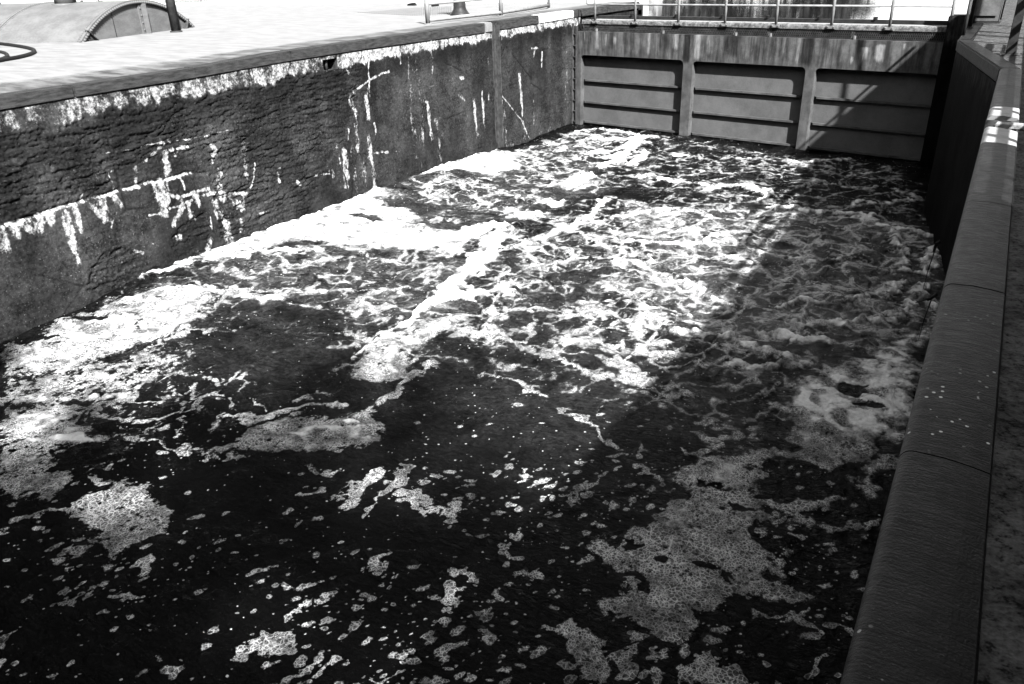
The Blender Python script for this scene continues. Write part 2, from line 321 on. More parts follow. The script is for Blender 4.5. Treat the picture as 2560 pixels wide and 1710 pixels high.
def S(pts, w, v=1.0, k=.5, h=.04):                     # foam stroke: half width w (m), amount, thickness, ridge height
    P = wp(pts); b = bbox(P, 3*w+.5)
    if b is None: return
    d = seg_dist(wx2[b], wy2[b], P)/WV[b]; g = v*np.exp(-(d/w)**2)
    T[b] = np.maximum(T[b], g); K[b] = np.maximum(K[b], k*np.exp(-(d/(w*1.1))**2)); RID[b] = np.maximum(RID[b], h*np.exp(-(d/(w*.9))**2)*sstep(5, 10, Y[b]))
def PG(pts, soft, v=1.0, k=.5, F=None, warp=True):     # foam polygon
    P = wp(pts); b = bbox(P, 2*soft+.6)
    if b is None: return
    sd = poly_sd(wx[b] if warp else X[b], wy[b] if warp else Y[b], P); g = sstep(-soft, soft, sd)
    if F is not None: F[b] = np.maximum(F[b], v*g); return
    T[b] = np.maximum(T[b], v*g); K[b] = np.maximum(K[b], k*g)
def HOLE(c, rx, ry, soft=.35, v=.9, rot=0):            # open dark water inside the foam (centre and half axes in metres)
    cx, cy = at(c, ZW)[:2]; P = [(cx-rx-ry, cy-rx-ry), (cx+rx+ry, cy+rx+ry)]; b = bbox(P, .5)
    if b is None: return
    u = wx2[b]-cx; q = wy2[b]-cy; c_, s_ = math.cos(rot), math.sin(rot); u, q = u*c_+q*s_, q*c_-u*s_
    r = np.sqrt((u/rx)**2+(q/ry)**2); g = 1-v*(1-sstep(1-soft, 1+soft, r)); T[b] *= g; L[b] *= (1-.6*v*(1-sstep(1-soft, 1+soft, r)))
# lace regions
PG([(560, 640), (1100, 600), (1450, 420), (1600, 330), (1990, 385), (2300, 420), (2380, 700), (2250, 900), (1800, 940), (1300, 900), (1000, 950), (560, 1100), (0, 1120), (0, 860)], .8, .55, F=L)
PG([(1000, 480), (1250, 390), (1450, 320), (1620, 330), (1500, 450), (1300, 560), (1060, 560)], .6, .85, F=L)
PG([(1230, 560), (1700, 500), (2000, 520), (2330, 560), (2330, 820), (2000, 900), (1600, 900), (1250, 780)], .8, .80, F=L)
PG([(560, 640), (1120, 620), (1100, 760), (900, 830), (600, 800), (480, 720)], .5, .62, F=L)
PG([(1420, 315), (1700, 345), (2000, 380), (2290, 400), (2300, 480), (1900, 460), (1500, 400)], .6, .38, F=L)
PG([(1650, 880), (2330, 740), (2280, 1150), (1950, 1200), (1500, 1010)], .8, .50, F=L)
PG([(1150, 830), (1650, 840), (1750, 1000), (1450, 1060), (1150, 960)], .8, .42, F=L)
# milky, air-filled water
PG([(560, 640), (1150, 590), (1190, 700), (1100, 830), (850, 800), (650, 760), (430, 740)], .7, .8, F=A)
PG([(1600, 520), (2050, 520), (2340, 580), (2320, 830), (2000, 920), (1700, 820), (1500, 700)], .9, .95, F=A)
PG([(1150, 640), (1500, 560), (1650, 800), (1500, 950), (1200, 860)], .8, .32, F=A)
PG([(900, 450), (1250, 390), (1500, 330), (1500, 480), (1250, 570), (900, 620)], .6, .75, F=A)
PG([(0, 860), (500, 700), (900, 830), (1200, 900), (900, 980), (400, 980), (0, 1100)], .9, .30, F=A)
PG([(1000, 950), (1800, 900), (1900, 1050), (1500, 1150), (1050, 1080)], .9, .26, F=A)
PG([(600, 800), (1250, 860), (2000, 880), (2050, 1000), (1500, 1300), (700, 1150)], 1.0, .12, F=A)
# the thick white mass along the left wall and its arms
PG([(470, 684), (590, 616), (711, 550), (921, 470), (1075, 420), (1226, 385), (1320, 390), (1300, 430), (1200, 450), (1100, 450), (960, 480), (1015, 535), (1062, 580), (1250, 592), (1110, 640), (920, 632), (780, 625), (640, 650)], .5, 1.0, .85)
S([(360, 715), (480, 680), (640, 655), (800, 640)], .20, .8, .9)
S([(1000, 610), (1130, 590), (1273, 562), (1367, 520), (1420, 470), (1484, 431), (1554, 394), (1600, 350)], .32, 1.15, 1.1, .10)
S([(1367, 525), (1390, 508), (1440, 500), (1484, 483), (1500, 470)], .16, 1.0, .9, .08)
S([(1484, 483), (1505, 500), (1490, 535), (1450, 560), (1380, 590), (1300, 620), (1180, 640)], .14, 1.05, .9, .08)
S([(1390, 500), (1375, 480), (1385, 462)], .10, .9, .8)
S([(1250, 585), (1220, 630), (1190, 665), (1158, 692), (1120, 715), (1105, 745)], .28, 1.15, 1.1, .10)
S([(1190, 735), (1165, 742), (1130, 745), (1095, 755), (1060, 778), (1020, 810)], .16, 1.15, 1.2, .12)
S([(1180, 720), (1235, 740), (1300, 735), (1250, 715)], .16, .85, .7, .06)
S([(1235, 745), (1240, 790), (1225, 830), (1180, 850)], .16, .75, .5)
S([(1240, 700), (1270, 695), (1265, 675)], .08, .8, .6, .06)
S([(1020, 810), (980, 840), (930, 870), (885, 895)], .16, .8, .6)
PG([(945, 850), (1060, 800), (1150, 790), (1120, 840), (1060, 880), (1020, 930), (960, 965), (890, 975), (870, 930), (900, 890)], .25, .85, .45)
PG([(520, 1150), (600, 1080), (720, 1040), (860, 1025), (960, 1010), (980, 1060), (940, 1100), (800, 1110), (640, 1130), (560, 1160)], .25, .95, .5)
S([(740, 1090), (800, 1075), (900, 1065)], .18, 1.0, .85, .10)
S([(960, 1010), (1000, 960), (1090, 905)], .14, .85, .4)
S([(560, 1050), (620, 1035), (590, 1060), (640, 1060), (760, 1020), (860, 1010)], .10, .8, .5, .06)
S([(735, 1000), (755, 985), (775, 995)], .08, .9, .7, .08)
S([(330, 760), (470, 738), (560, 745), (700, 760), (735, 770)], .14, .9, .7, .07)
S([(600, 740), (720, 735), (840, 735), (940, 735), (1010, 740)], .09, .65, .5, .05)
S([(900, 745), (870, 770), (880, 800)], .07, .6, .4)
S([(560, 800), (700, 850), (800, 905), (880, 915)], .08, .6, .3)
S([(880, 900), (900, 860), (890, 820), (850, 800)], .07, .62, .3)
PG([(0, 880), (120, 830), (290, 760), (430, 735), (540, 745), (520, 800), (420, 850), (300, 890), (150, 930), (0, 960)], .45, .90, .52)
PG([(0, 960), (220, 900), (380, 880), (540, 850), (480, 910), (420, 960), (300, 990), (120, 1000), (0, 1000)], .35, .62, .3)
S([(0, 1010), (120, 992), (300, 995), (390, 1010)], .12, .9, .6, .08)
PG([(0, 1010), (150, 1000), (180, 1050), (300, 1090), (260, 1110), (130, 1130), (0, 1180)], .3, .90, .55)
PG([(130, 1090), (190, 1080), (240, 1090), (230, 1115), (150, 1120)], .12, 1.2, 1.2)
PG([(0, 1150), (110, 1130), (140, 1190), (100, 1250), (0, 1250)], .25, .92, .4)
PG([(160, 1260), (260, 1215), (400, 1215), (425, 1270), (400, 1330), (330, 1370), (260, 1390), (215, 1330)], .2, .84, .28)
S([(20, 1310), (90, 1290), (160, 1270), (240, 1285)], .08, .7, .1)
S([(300, 1090), (420, 1110), (460, 1130), (620, 1135)], .09, .6, .2)
S([(420, 960), (450, 1000), (455, 1060), (470, 1130)], .08, .62, .3)
S([(330, 1110), (280, 1160), (210, 1180), (250, 1200), (330, 1210)], .07, .62, .1)
# right-hand foam
PG([(2360, 760), (2310, 810), (2216, 861), (2080, 925), (1990, 985), (1970, 1040), (2060, 1075), (2180, 1110), (2260, 1090), (2310, 900)], .45, 1.0, .85)
S([(1940, 520), (2012, 528), (2090, 535), (2165, 548), (2216, 575), (2280, 580), (2344, 600)], .18, .95, .8, .10)
S([(2216, 580), (2250, 620), (2270, 670), (2255, 705), (2226, 725), (2155, 750), (2070, 760), (2000, 752), (1940, 770)], .14, .95, .7, .10)
S([(2344, 660), (2300, 720), (2267, 785), (2220, 800), (2165, 800), (2040, 810), (1910, 835)], .18, .9, .7, .10)
S([(2344, 620), (2310, 690), (2330, 760)], .22, .85, .8, .10)
S([(1680, 831), (1740, 830), (1808, 841), (1900, 880), (2012, 905), (1920, 912), (1834, 917)], .17, .82, .6, .08)
S([(1930, 830), (1985, 845), (2030, 850), (2060, 860)], .10, .95, .9, .10)
S([(1890, 630), (1960, 645), (2020, 660), (2110, 655)], .10, .8, .6, .06)
S([(1700, 560), (1760, 600), (1800, 640), (1880, 660)], .14, .7, .6, .05)
S([(1553, 657), (1600, 668), (1645, 680), (1690, 700), (1726, 712), (1780, 745), (1823, 775)], .13, .95, .6, .08)
S([(1640, 690), (1620, 655), (1628, 640)], .07, .85, .6, .06)
S([(1500, 860), (1545, 870), (1580, 850), (1600, 800), (1625, 790)], .10, .85, .45, .05)
PG([(1510, 895), (1560, 870), (1600, 905), (1640, 940), (1615, 965), (1570, 975), (1525, 950)], .14, .9, .35)
S([(1380, 862), (1450, 858), (1510, 880), (1620, 890), (1750, 885)], .14, .7, .4)
S([(1650, 920), (1730, 912), (1770, 880), (1790, 860)], .06, .75, .4, .05)
S([(1490, 840), (1530, 815), (1600, 800), (1660, 780)], .07, .75, .4)
S([(1400, 800), (1480, 780), (1560, 745), (1650, 735)], .10, .7, .4, .04)
S([(1560, 760), (1640, 770), (1720, 795)], .14, .75, .6, .05)
PG([(1520, 520), (1600, 500), (1700, 520), (1760, 560), (1740, 610), (1660, 615), (1560, 590)], .35, .52, .35)
S([(1560, 600), (1640, 612), (1740, 610), (1800, 590)], .18, .85, .9, .05)
S([(1550, 545), (1620, 530), (1700, 525), (1760, 540)], .20, .8, .9, .05)
S([(1604, 443), (1700, 452), (1780, 470), (1859, 462), (1900, 480)], .25, .78, .8, .06)
S([(1860, 470), (1930, 480), (1905, 500)], .20, .85, .9, .06)
S([(1480, 560), (1530, 580), (1560, 620), (1540, 650)], .10, .8, .6, .05)
S([(1330, 640), (1380, 660), (1430, 690), (1440, 720), (1400, 740)], .06, .75, .4)
S([(1430, 690), (1470, 660), (1450, 640)], .06, .7, .4)
S([(1240, 690), (1330, 685), (1420, 680), (1500, 690)], .06, .6, .4)
S([(1290, 600), (1370, 600), (1450, 575), (1510, 540)], .06, .7, .5)
S([(1240, 830), (1330, 880), (1400, 900), (1460, 930), (1520, 940)], .12, .72, .3)
S([(1600, 960), (1660, 1000), (1720, 985), (1690, 970)], .07, .85, .3, .04)
S([(1760, 1000), (1830, 1005), (1900, 990), (1950, 965)], .07, .6, .3)
# near the gate
S([(1440, 330), (1500, 322), (1560, 330), (1640, 345)], .22, .75, .8, .07)
S([(1450, 352), (1530, 350), (1590, 358)], .20, .8, .8, .07)
S([(1480, 385), (1560, 372), (1610, 385), (1580, 410)], .22, .85, .9, .08)
PG([(1670, 392), (1690, 380), (1720, 392)], .12, 1.1, 1.1)
S([(1690, 365), (1740, 360), (1780, 352)], .10, .6, .6)
S([(1840, 395), (1920, 402), (2020, 405), (2120, 400)], .18, .75, .6, .05)
S([(1900, 430), (1990, 415), (2100, 440), (2200, 430)], .14, .62, .5, .05)
S([(1990, 470), (2040, 450), (2120, 470), (2220, 470), (2300, 500)], .12, .7, .5, .07)
S([(2120, 520), (2150, 505), (2200, 515), (2290, 500)], .14, .75, .6, .07)
S([(1420, 330), (1470, 330)], .10, .6, .6)
# lower right raft of coarse bubbles
PG([(1465, 1370), (1490, 1355), (1570, 1375), (1610, 1345), (1640, 1290), (1665, 1270), (1735, 1190), (1830, 1130), (1930, 1070), (2010, 1005), (2200, 960), (2240, 1060), (2230, 1140), (1990, 1190), (1900, 1220), (1860, 1260), (1900, 1330), (1960, 1390), (1950, 1430), (1930, 1460), (2030, 1480), (1960, 1500), (1850, 1500), (1780, 1510), (1710, 1575), (1620, 1620), (1560, 1570), (1530, 1530), (1480, 1480), (1560, 1460), (1520, 1425), (1465, 1400)], .16, .84, .30, warp=True)
S([(1840, 1180), (1740, 1230), (1690, 1290), (1700, 1360)], .16, 1.0, .5)
S([(2230, 1130), (2150, 1230), (2080, 1260), (2000, 1280), (1900, 1250)], .14, .8, .2)
S([(2190, 1300), (2080, 1330), (1990, 1300), (1900, 1290)], .12, .75, .15)
PG([(1400, 1570), (1450, 1545), (1490, 1600), (1480, 1710), (1420, 1720), (1400, 1640)], .08, .95, .15)
S([(1360, 1580), (1420, 1600), (1460, 1590)], .05, .8, .1)
PG([(1690, 1640), (1730, 1620), (1790, 1660), (1860, 1640), (1880, 1680), (1850, 1730), (1690, 1730)], .07, .95, .15)
PG([(1500, 1640), (1545, 1620), (1560, 1700), (1540, 1730), (1500, 1720)], .05, .9, .1)
S([(2010, 1540), (2040, 1600), (2050, 1620)], .05, .9, .1); S([(2060, 1560), (2110, 1590)], .05, .85, .1)
S([(1860, 1510), (1980, 1530), (2020, 1580)], .05, .72, .1); S([(2020, 1680), (2070, 1650)], .05, .85, .1)
for c, rx, ry, ro in [((1580, 1350), .10, .05, 1), ((1578, 1440), .20, .07, -.8), ((1790, 1425), .18, .06, 0), ((1960, 1110), .30, .16, 0), ((1990, 1180), .35, .18, .2), ((1800, 1225), .16, .10, 0), ((1850, 1270), .14, .05, 0), ((2130, 1230), .3, .16, 0), ((2170, 1010), .16, .14, 0), ((2130, 970), .22, .12, 0), ((1640, 1390), .05, .05, 0), ((1900, 1240), .1, .06, 0),
                      ((1420, 490), 1.0, .55, .2), ((1150, 540), 2.6, .45, .1), ((1290, 470), 1.0, .35, .2), ((1190, 450), 1.1, .28, .2), ((1480, 430), .4, .4, 0), ((1340, 520), .9, .3, .2), ((1560, 480), .8, .5, 0), ((1450, 700), .6, .4, 0),
                      ((2270, 690), .45, .3, 0), ((1790, 700), .6, .3, 0), ((720, 800), 1.3, .6, .2), ((640, 880), 1.4, .7, .2), ((760, 940), .9, .35, .2), ((1330, 1020), .9, .6, 0), ((1100, 1150), .7, .4, 0), ((1380, 740), .7, .35, 0), ((1700, 860), .4, .2, 0), ((2090, 880), .5, .2, 0), ((930, 560), .5, .22, .2), ((760, 545), .6, .15, .2), ((95, 850), .4, .12, .3), ((230, 800), .35, .12, .3)]:
    HOLE(c, rx, ry, .35, .92, ro)
# smaller rafts adrift on the dark water
for pts, w in [([(1000, 1225), (1060, 1250), (1120, 1290), (1160, 1240)], .07), ([(1110, 1290), (1130, 1300)], .07), ([(1403, 1029), (1450, 1035), (1500, 1080), (1548, 1110)], .06), ([(1207, 931), (1260, 945), (1310, 965), (1367, 983)], .06),
               ([(1505, 1180), (1460, 1220), (1445, 1255)], .05), ([(1140, 1430), (1170, 1420), (1205, 1450)], .06), ([(1095, 1500), (1130, 1470)], .06), ([(1285, 1435), (1310, 1420), (1340, 1450)], .04), ([(905, 1440), (950, 1400), (975, 1380)], .05), ([(1265, 1380), (1280, 1390)], .05), ([(1290, 1350), (1300, 1340)], .05),
               ([(650, 1610), (720, 1620)], .08), ([(590, 1640), (640, 1625)], .04), ([(700, 1710), (760, 1660), (800, 1640)], .05), ([(800, 1680), (850, 1650)], .05), ([(780, 1170), (830, 1190), (850, 1170)], .05), ([(850, 1260), (900, 1210), (960, 1190)], .10), ([(760, 1250), (800, 1230)], .06), ([(920, 1280), (960, 1230), (1010, 1180)], .06), ([(1020, 1260), (1070, 1280)], .06),
               ([(20, 1530), (60, 1510)], .05), ([(10, 1600), (40, 1590)], .05), ([(130, 1500), (180, 1490)], .05), ([(180, 1360), (220, 1370)], .04), ([(330, 1430), (360, 1420)], .05), ([(300, 1480), (320, 1510)], .05), ([(1570, 1170), (1600, 1180), (1640, 1190), (1660, 1220)], .05), ([(1700, 1120), (1720, 1150), (1780, 1110), (1760, 1080)], .05), ([(1605, 1100), (1610, 1150)], .05), ([(1520, 1140), (1550, 1130)], .05), ([(1980, 1345), (2010, 1345)], .05), ([(1180, 1330), (1230, 1345)], .04), ([(950, 1710), (1000, 1690)], .06)]:
    S(pts, w*1.25, .92, .1, .005)
# scattered bubble flecks
rs = np.random.RandomState(4)
cl = rs.rand(46, 2)
for i in range(1500):
    if i % 3: c = cl[rs.randint(46)]; px = (c[0]*2150 + rs.randn()*90, 1120+c[1]*600+rs.randn()*45)
    else: px = (rs.rand()*2150, 1000+rs.rand()*720)
    if not (980 < px[1] < 1740): continue
    cx, cy = at(px, ZW)[:2]; r = .009+.045*rs.rand()**4; el = 1+rs.rand()*1.2; an = .9+rs.randn()*.5
    b = bbox([(cx, cy)], r*4)
    if b is None: continue
    u = X[b]-cx; q = Y[b]-cy; ca, sa = math.cos(an), math.sin(an); u, q = (u*ca+q*sa)/el, q*ca-u*sa
    d = np.sqrt(u*u+q*q)*(1+.35*perlin(X[b]*22, Y[b]*22, 9)); T[b] = np.maximum(T[b], .95*np.exp(-(d/(r*1.2))**2))
# currents and noise turn the strokes into ragged foam
n1 = fbm(X*1.6, Y*1.6, 41, 4); n2 = fbm(X*6, Y*6, 43, 4); n3 = fbm(X*16, Y*16, 47, 3)
d1, c1 = worley_edge(wx*1.9, wy*1.9, 2); d1 = d1/1.9
d2, _ = worley_edge(wx2*4.6+.3*n1, wy2*4.6, 6); d2 = d2/4.6
d3, _ = worley_edge(wx*.95+.2*n1, wy*.95, 12); d3 = d3/.95
lw = np.maximum(.045+.075*n1+.045*n2, .006); g_ = fbm(X*1.1, Y*1.1, 71, 3)
lace = np.maximum(np.exp(-(d1/lw)**2)*(.75+.7*n1), .80*np.exp(-(d2/(lw*.5))**2)*sstep(-.1, .4, g_))
lace = np.maximum(lace, 1.1*np.exp(-(d3/(lw*1.9))**2)*(.9+.6*n2)); lace = np.maximum(lace, .52*np.exp(-(d1/(lw*3.5+.05))**2)*sstep(-.2, .3, -g_))
cells = sstep(.0, .16, d1)
dense = sstep(.45, 1.0, T)
fo_ = T*(1+.55*n1+.6*n2+.5*n3) - .10*(1-dense)*(T > .02)*(1-T)
fo_ = fo_ - .42*sstep(.05, .28, d1)*sstep(.3, .9, T)*(1-sstep(.95, 1.25, T))*sstep(-.3, .2, n1)    # boils open holes in the mid-thick foam
q1 = fbm(X*.5, Y*.5, 301, 3); q2 = fbm(X*.5, Y*.5, 305, 3); sx_ = X+1.5*q1; sy_ = Y+1.5*q2
q3 = fbm(sx_*1.1, sy_*1.1, 311, 3); q4 = fbm(sx_*1.1, sy_*1.1, 315, 3); sx_ = sx_+.55*q3; sy_ = sy_+.55*q4
f1 = fbm(sx_*.75, sy_*1.0, 321, 4, .45); f2 = fbm(sx_*1.7, sy_*2.1, 331, 4, .45)
tw = .024+.035*sstep(-.3, .4, n1)
swirl = np.maximum(np.maximum(np.exp(-(f1/tw)**2), .9*np.exp(-((f1-.22)/tw)**2)), .9*np.exp(-((f1+.2)/tw)**2))*(.9+.5*n1)
swirl = np.maximum(swirl, np.maximum(np.exp(-(f2/(tw*1.3))**2), np.exp(-((f2-.25)/(tw*1.3))**2))*(.72+.6*n1+.3*n2))
swirl = np.clip(swirl, 0, 1.2); lace = np.maximum(lace, .62*swirl)
halo = np.maximum(np.exp(-(f1/.14)**2), .7*np.exp(-(f2/.2)**2))
core = np.exp(-(d1/(lw*.38))**2)*sstep(-.25, .35, n1)*L*sstep(4, 9, Y); core = np.maximum(np.maximum(core, np.exp(-(d3/(lw*.6))**2)*L*sstep(4, 9, Y)), np.clip(swirl-.6, 0, 1)*1.0*np.clip(L*1.25, 0, 1)*sstep(4, 9, Y))
la_ = L*lace*(1.05+.45*n1+.15*n2)
foam = np.clip(np.maximum(fo_, la_*1.05), 0, 1.3); foam = np.maximum(foam, core*.75)
foam = np.clip(foam + .05*L*(n2+n3*.6), 0, 1.3)
cm_ = sstep(.03, .20, d1)*sstep(-.45, .10, n1+.5*n2)
thick = np.clip(.82*K*(1+.5*n1+.4*n2) + .10*L*lace, 0, 1.4)
far = sstep(5.5, 12, Y); thick = np.clip(thick*(1-.72*cm_) + .10*far, 0, 1.5)
fleck = np.clip(.35+.5*n1 + .25*L - .15*(1-sstep(2, 7, Y)), 0, 1)
stk = fbm(wx*1.1+1.2*n1, wy*3.2, 81, 4, .6)
aer = np.clip(A*(.62+.5*n1+.3*n2+.7*stk) + .40*far*sstep(.12, .5, foam)*(.7+.8*stk) + .45*L*far*halo*(.5+1.0*stk), 0, 1)
turb = sstep(3, 9, Y)
hgt = (.05+.055*turb)*fbm(X*.7, Y*.7, 51, 4) + (.022+.022*turb)*fbm(X*2.2, Y*3.0, 53, 4) + .05*turb*L*sstep(0, .22, d1)
ridge = .5+.8*fbm(X*5, Y*5, 57, 5, .6)
hgt = hgt + .6*RID*sstep(.2, .9, foam)*(.8+.5*n2) + (.006+.03*np.clip(thick, 0, 1))*sstep(.3, 1.0, foam)*(.4+.9*ridge)
hgt = hgt + .24*np.exp(-((X-XL)/2.6)**2)*sstep(6, 10, Y)*(1-sstep(20, 25, Y))
water = grid_mesh('water', np.stack([X, Y, ZW+hgt], -1), 'foam', attrs=dict(core=core, foam=foam, thick=thick, aer=aer, fleck=fleck))
tag(water, 'dark churning lock chamber water streaked with white foam', 'water', kind='structure')

# ------------------------------------------------------------------ left chamber wall
lw_ = empty('lock_wall', (XL, 8, ZD), 'algae-dark masonry lock wall with white lime runs, facing the sunlit side of the chamber', 'wall')
ZB = -5.2
def wall_grid(y0, y1, ztop, zbot, step, tag_):
    ny = int((y1-y0)/step)+1; nz = int((ztop-zbot)/step)+1
    Yg, Zg = np.meshgrid(np.linspace(y0, y1, ny), np.linspace(ztop, zbot, nz), indexing='ij'); Yg = Yg.astype(np.float32); Zg = Zg.astype(np.float32)
    Wt = np.zeros_like(Yg); Dk = np.zeros_like(Yg); Rg = np.zeros_like(Yg); Dp = np.zeros_like(Yg)
    jy = Yg + .05*fbm(Yg*3, Zg*3, 101, 3); jz = Zg + .04*fbm(Yg*3, Zg*3, 103, 3)
    def bb(P, m):
        a = np.array(P); i = np.where((Yg[:, 0] > a[:, 0].min()-m) & (Yg[:, 0] < a[:, 0].max()+m))[0]; j = np.where((Zg[0] > a[:, 1].min()-m) & (Zg[0] < a[:, 1].max()+m))[0]
        return None if len(i) == 0 or len(j) == 0 else (slice(i[0], i[-1]+1), slice(j[0], j[-1]+1))
    def stroke(F, zf, pts, w, v, fade=False):              # zf: origin and scale of the photo detail the points were read from
        ox, oy, s = zf; W3 = [onwall((ox+a*s, oy+b*s)) for a, b in pts]; P = [(q[1], q[2]) for q in W3]
        wm = max(.60*w*s*np.linalg.norm(W3[0]-np.array([0, 0, EYE]))/F_PX, .014); b = bb(P, 3*wm)
        if b is None: return
        d = seg_dist(jy[b], jz[b], P); F[b] = np.maximum(F[b], v*np.exp(-(d/wm)**2*.8))
    def poly(F, zf, pts, soft, v):
        ox, oy, s = zf; P = [(q[1], q[2]) for q in (onwall((ox+a*s, oy+b*s)) for a, b in pts)]; b = bb(P, 2*soft)
        if b is None: return
        F[b] = np.maximum(F[b], v*sstep(-soft, soft, poly_sd(jy[b], jz[b], P)))
    zA = (0, 200, .421); zB = (700, 50, .3407)
    # lime band under the coping
    dep = np.interp(Yg, [4, 7, 9, 10.5, 12, 13.5, 15, 17, 19, 22, 23, 24, 26, 29], [.55, .52, .46, .40, .48, .42, .36, .34, .30, .30, .26, .32, .26, .30])
    e = (-.27-Zg)/(dep*(1+.55*fbm(Yg*1.8, Zg*.4, 111, 4)+.25*fbm(Yg*8, Zg*1.2, 113, 3)))
    band = (1-sstep(.75, 1.12, e))*np.interp(Yg, [4, 10, 14, 18, 30], [.50, .54, .62, .74, .74]); 
    line = [(0, 875), (120, 840), (350, 765), (520, 715), (700, 665), (870, 615), (1000, 595), (1100, 562), (1145, 557)]
    stroke(Wt, zA, line, 18, .82)
    for pts, w, v in [([(20, 880), (30, 1010)], 50, .8), ([(60, 880), (70, 920)], 40, .8), ([(110, 850), (120, 940)], 36, .85), ([(170, 840), (175, 890)], 40, .75), ([(230, 810), (230, 890)], 45, .85), ([(300, 790), (305, 830)], 45, .8), ([(390, 800), (420, 930), (458, 1075)], 44, .95), ([(440, 770), (465, 820), (492, 900)], 40, .85), ([(600, 730), (630, 825)], 55, .85), ([(550, 740), (590, 800)], 36, .8), ([(680, 700), (720, 740)], 40, .8),
                      ([(810, 530), (832, 630)], 32, .85), ([(905, 620), (930, 700)], 30, .8), ([(950, 620), (965, 700), (975, 790)], 55, .85), ([(985, 600), (1003, 720)], 28, .8), ([(985, 440), (1010, 412), (1060, 405), (1120, 398)], 18, .9), ([(985, 440), (990, 480), (1000, 540)], 42, .85), ([(1055, 412), (1050, 450)], 20, .8), ([(1000, 680), (1060, 700), (1150, 668), (1240, 645)], 20, .95),
                      ([(1065, 700), (1090, 745)], 40, .85), ([(1165, 680), (1180, 720), (1192, 780)], 46, .9), ([(1120, 740), (1150, 825)], 36, .85), ([(1072, 770), (1035, 860)], 34, .9), ([(1010, 760), (1075, 745), (1140, 715)], 14, .85), ([(890, 810), (960, 788)], 12, .8), ([(1180, 690), (1280, 672)], 20, .85), ([(1268, 390), (1280, 500)], 46, .6), ([(1300, 510), (1322, 560)], 34, .75), ([(1285, 585), (1330, 700)], 50, .75),
                      ([(1280, 730), (1312, 810)], 60, .8), ([(1330, 820), (1350, 900), (1378, 1000)], 56, .72), ([(1355, 690), (1400, 680), (1460, 675)], 24, .9), ([(1375, 690), (1440, 760)], 54, .7), ([(1450, 690), (1455, 770)], 22, .75), ([(1430, 840), (1440, 890)], 26, .8), ([(1455, 380), (1465, 560)], 40, .5), ([(1660, 530), (1662, 605)], 24, .8), ([(1520, 490), (1515, 570), (1490, 640)], 9, .8), ([(1880, 570), (1930, 560), (1985, 555)], 12, .75),
                      ([(1975, 535), (1978, 580)], 22, .85), ([(1770, 605), (1785, 625)], 22, .85), ([(2000, 370), (2022, 490)], 34, .75), ([(2052, 430), (2062, 530), (2068, 620)], 40, .78), ([(2070, 240), (2072, 360)], 14, .7), ([(1100, 650), (1070, 580)], 10, .75), ([(630, 435), (800, 410), (980, 365), (1130, 355), (1260, 320), (1400, 290)], 8, .7), ([(430, 750), (520, 650)], 14, .6), ([(740, 490), (650, 550), (690, 640), (670, 670)], 10, .55), ([(1060, 280), (960, 400), (860, 490)], 16, .5), ([(300, 760), (420, 690), (560, 640)], 10, .45),
                      ([(1040, 930), (1080, 935)], 34, .75), ([(1260, 930), (1240, 1000)], 30, .6), ([(800, 1010), (850, 1025)], 14, .8), ([(900, 965), (940, 990)], 9, .7), ([(1240, 780), (1262, 870), (1258, 950)], 9, .6), ([(2100, 60), (2120, 200), (2125, 420)], 30, .5), ([(1545, 795), (1590, 785)], 14, .7), ([(780, 890), (810, 900), (790, 930)], 12, .5), ([(690, 780), (660, 880)], 10, .5), ([(1820, 530), (1800, 600)], 14, .4), ([(1000, 840), (880, 800)], 6, .4)]:
        stroke(Wt, zA, pts, w, v)
    for pts, w, v in [([(525, 570), (560, 680), (568, 850), (590, 980), (630, 1240)], 54, .55), ([(652, 870), (660, 1000), (700, 1230)], 58, .68), ([(628, 560), (645, 640), (650, 725)], 34, .9), ([(640, 230), (652, 400), (658, 560)], 14, .75), ([(580, 500), (660, 440), (740, 395), (800, 378)], 14, .9), ([(690, 760), (702, 840)], 20, .85), ([(685, 972), (740, 966), (790, 970)], 24, .9), ([(790, 968), (860, 960), (940, 995)], 6, .55),
                      ([(1060, 590), (1085, 605), (1095, 720), (1112, 870)], 34, .82), ([(1145, 740), (1165, 860), (1185, 1065)], 48, .62), ([(1425, 590), (1440, 760), (1452, 840)], 30, .75), ([(1480, 530), (1488, 640), (1498, 750)], 28, .85), ([(1530, 535), (1530, 590)], 26, .7), ([(1315, 550), (1355, 590)], 20, .6), ([(1325, 430), (1340, 430)], 24, .95), ([(1110, 190), (1118, 370)], 46, .58), ([(885, 230), (887, 320)], 18, .75), ([(815, 590), (820, 660)], 15, .8), ([(850, 565), (850, 580)], 16, .7),
                      ([(1755, 400), (1772, 560), (1780, 700)], 28, .85), ([(1785, 740), (1797, 870)], 26, .7), ([(1630, 560), (1690, 630), (1770, 730), (1835, 875)], 11, .9), ([(1845, 210), (1890, 205)], 16, .85), ([(1870, 210), (1858, 275)], 20, .65), ([(1925, 235), (1918, 350)], 16, .85), ([(495, 360), (512, 395)], 18, .8), ([(965, 360), (990, 378), (1018, 350)], 10, .7), ([(120, 1190), (150, 1215)], 22, .8), ([(370, 1105), (400, 1150)], 18, .75), ([(470, 950), (492, 1210)], 46, .6), ([(420, 890), (445, 1050)], 32, .5), ([(2100, 200), (2110, 600)], 30, .42), ([(2085, 420), (2095, 580)], 40, .45), ([(1625, 120), (1635, 970)], 9, .6), ([(955, 520), (965, 760)], 34, .42), ([(1010, 500), (1140, 480)], 8, .45), ([(1310, 460), (1350, 590)], 14, .45)]:
        stroke(Wt, zB, pts, w, v)
    # darker algae below the band, hollows of the rough courses darker; old stone courses laid bare on the near half
    Dk = np.maximum(Dk, .75*sstep(.9, 1.15, e)*(1-sstep(1.4, 3.2, e)))
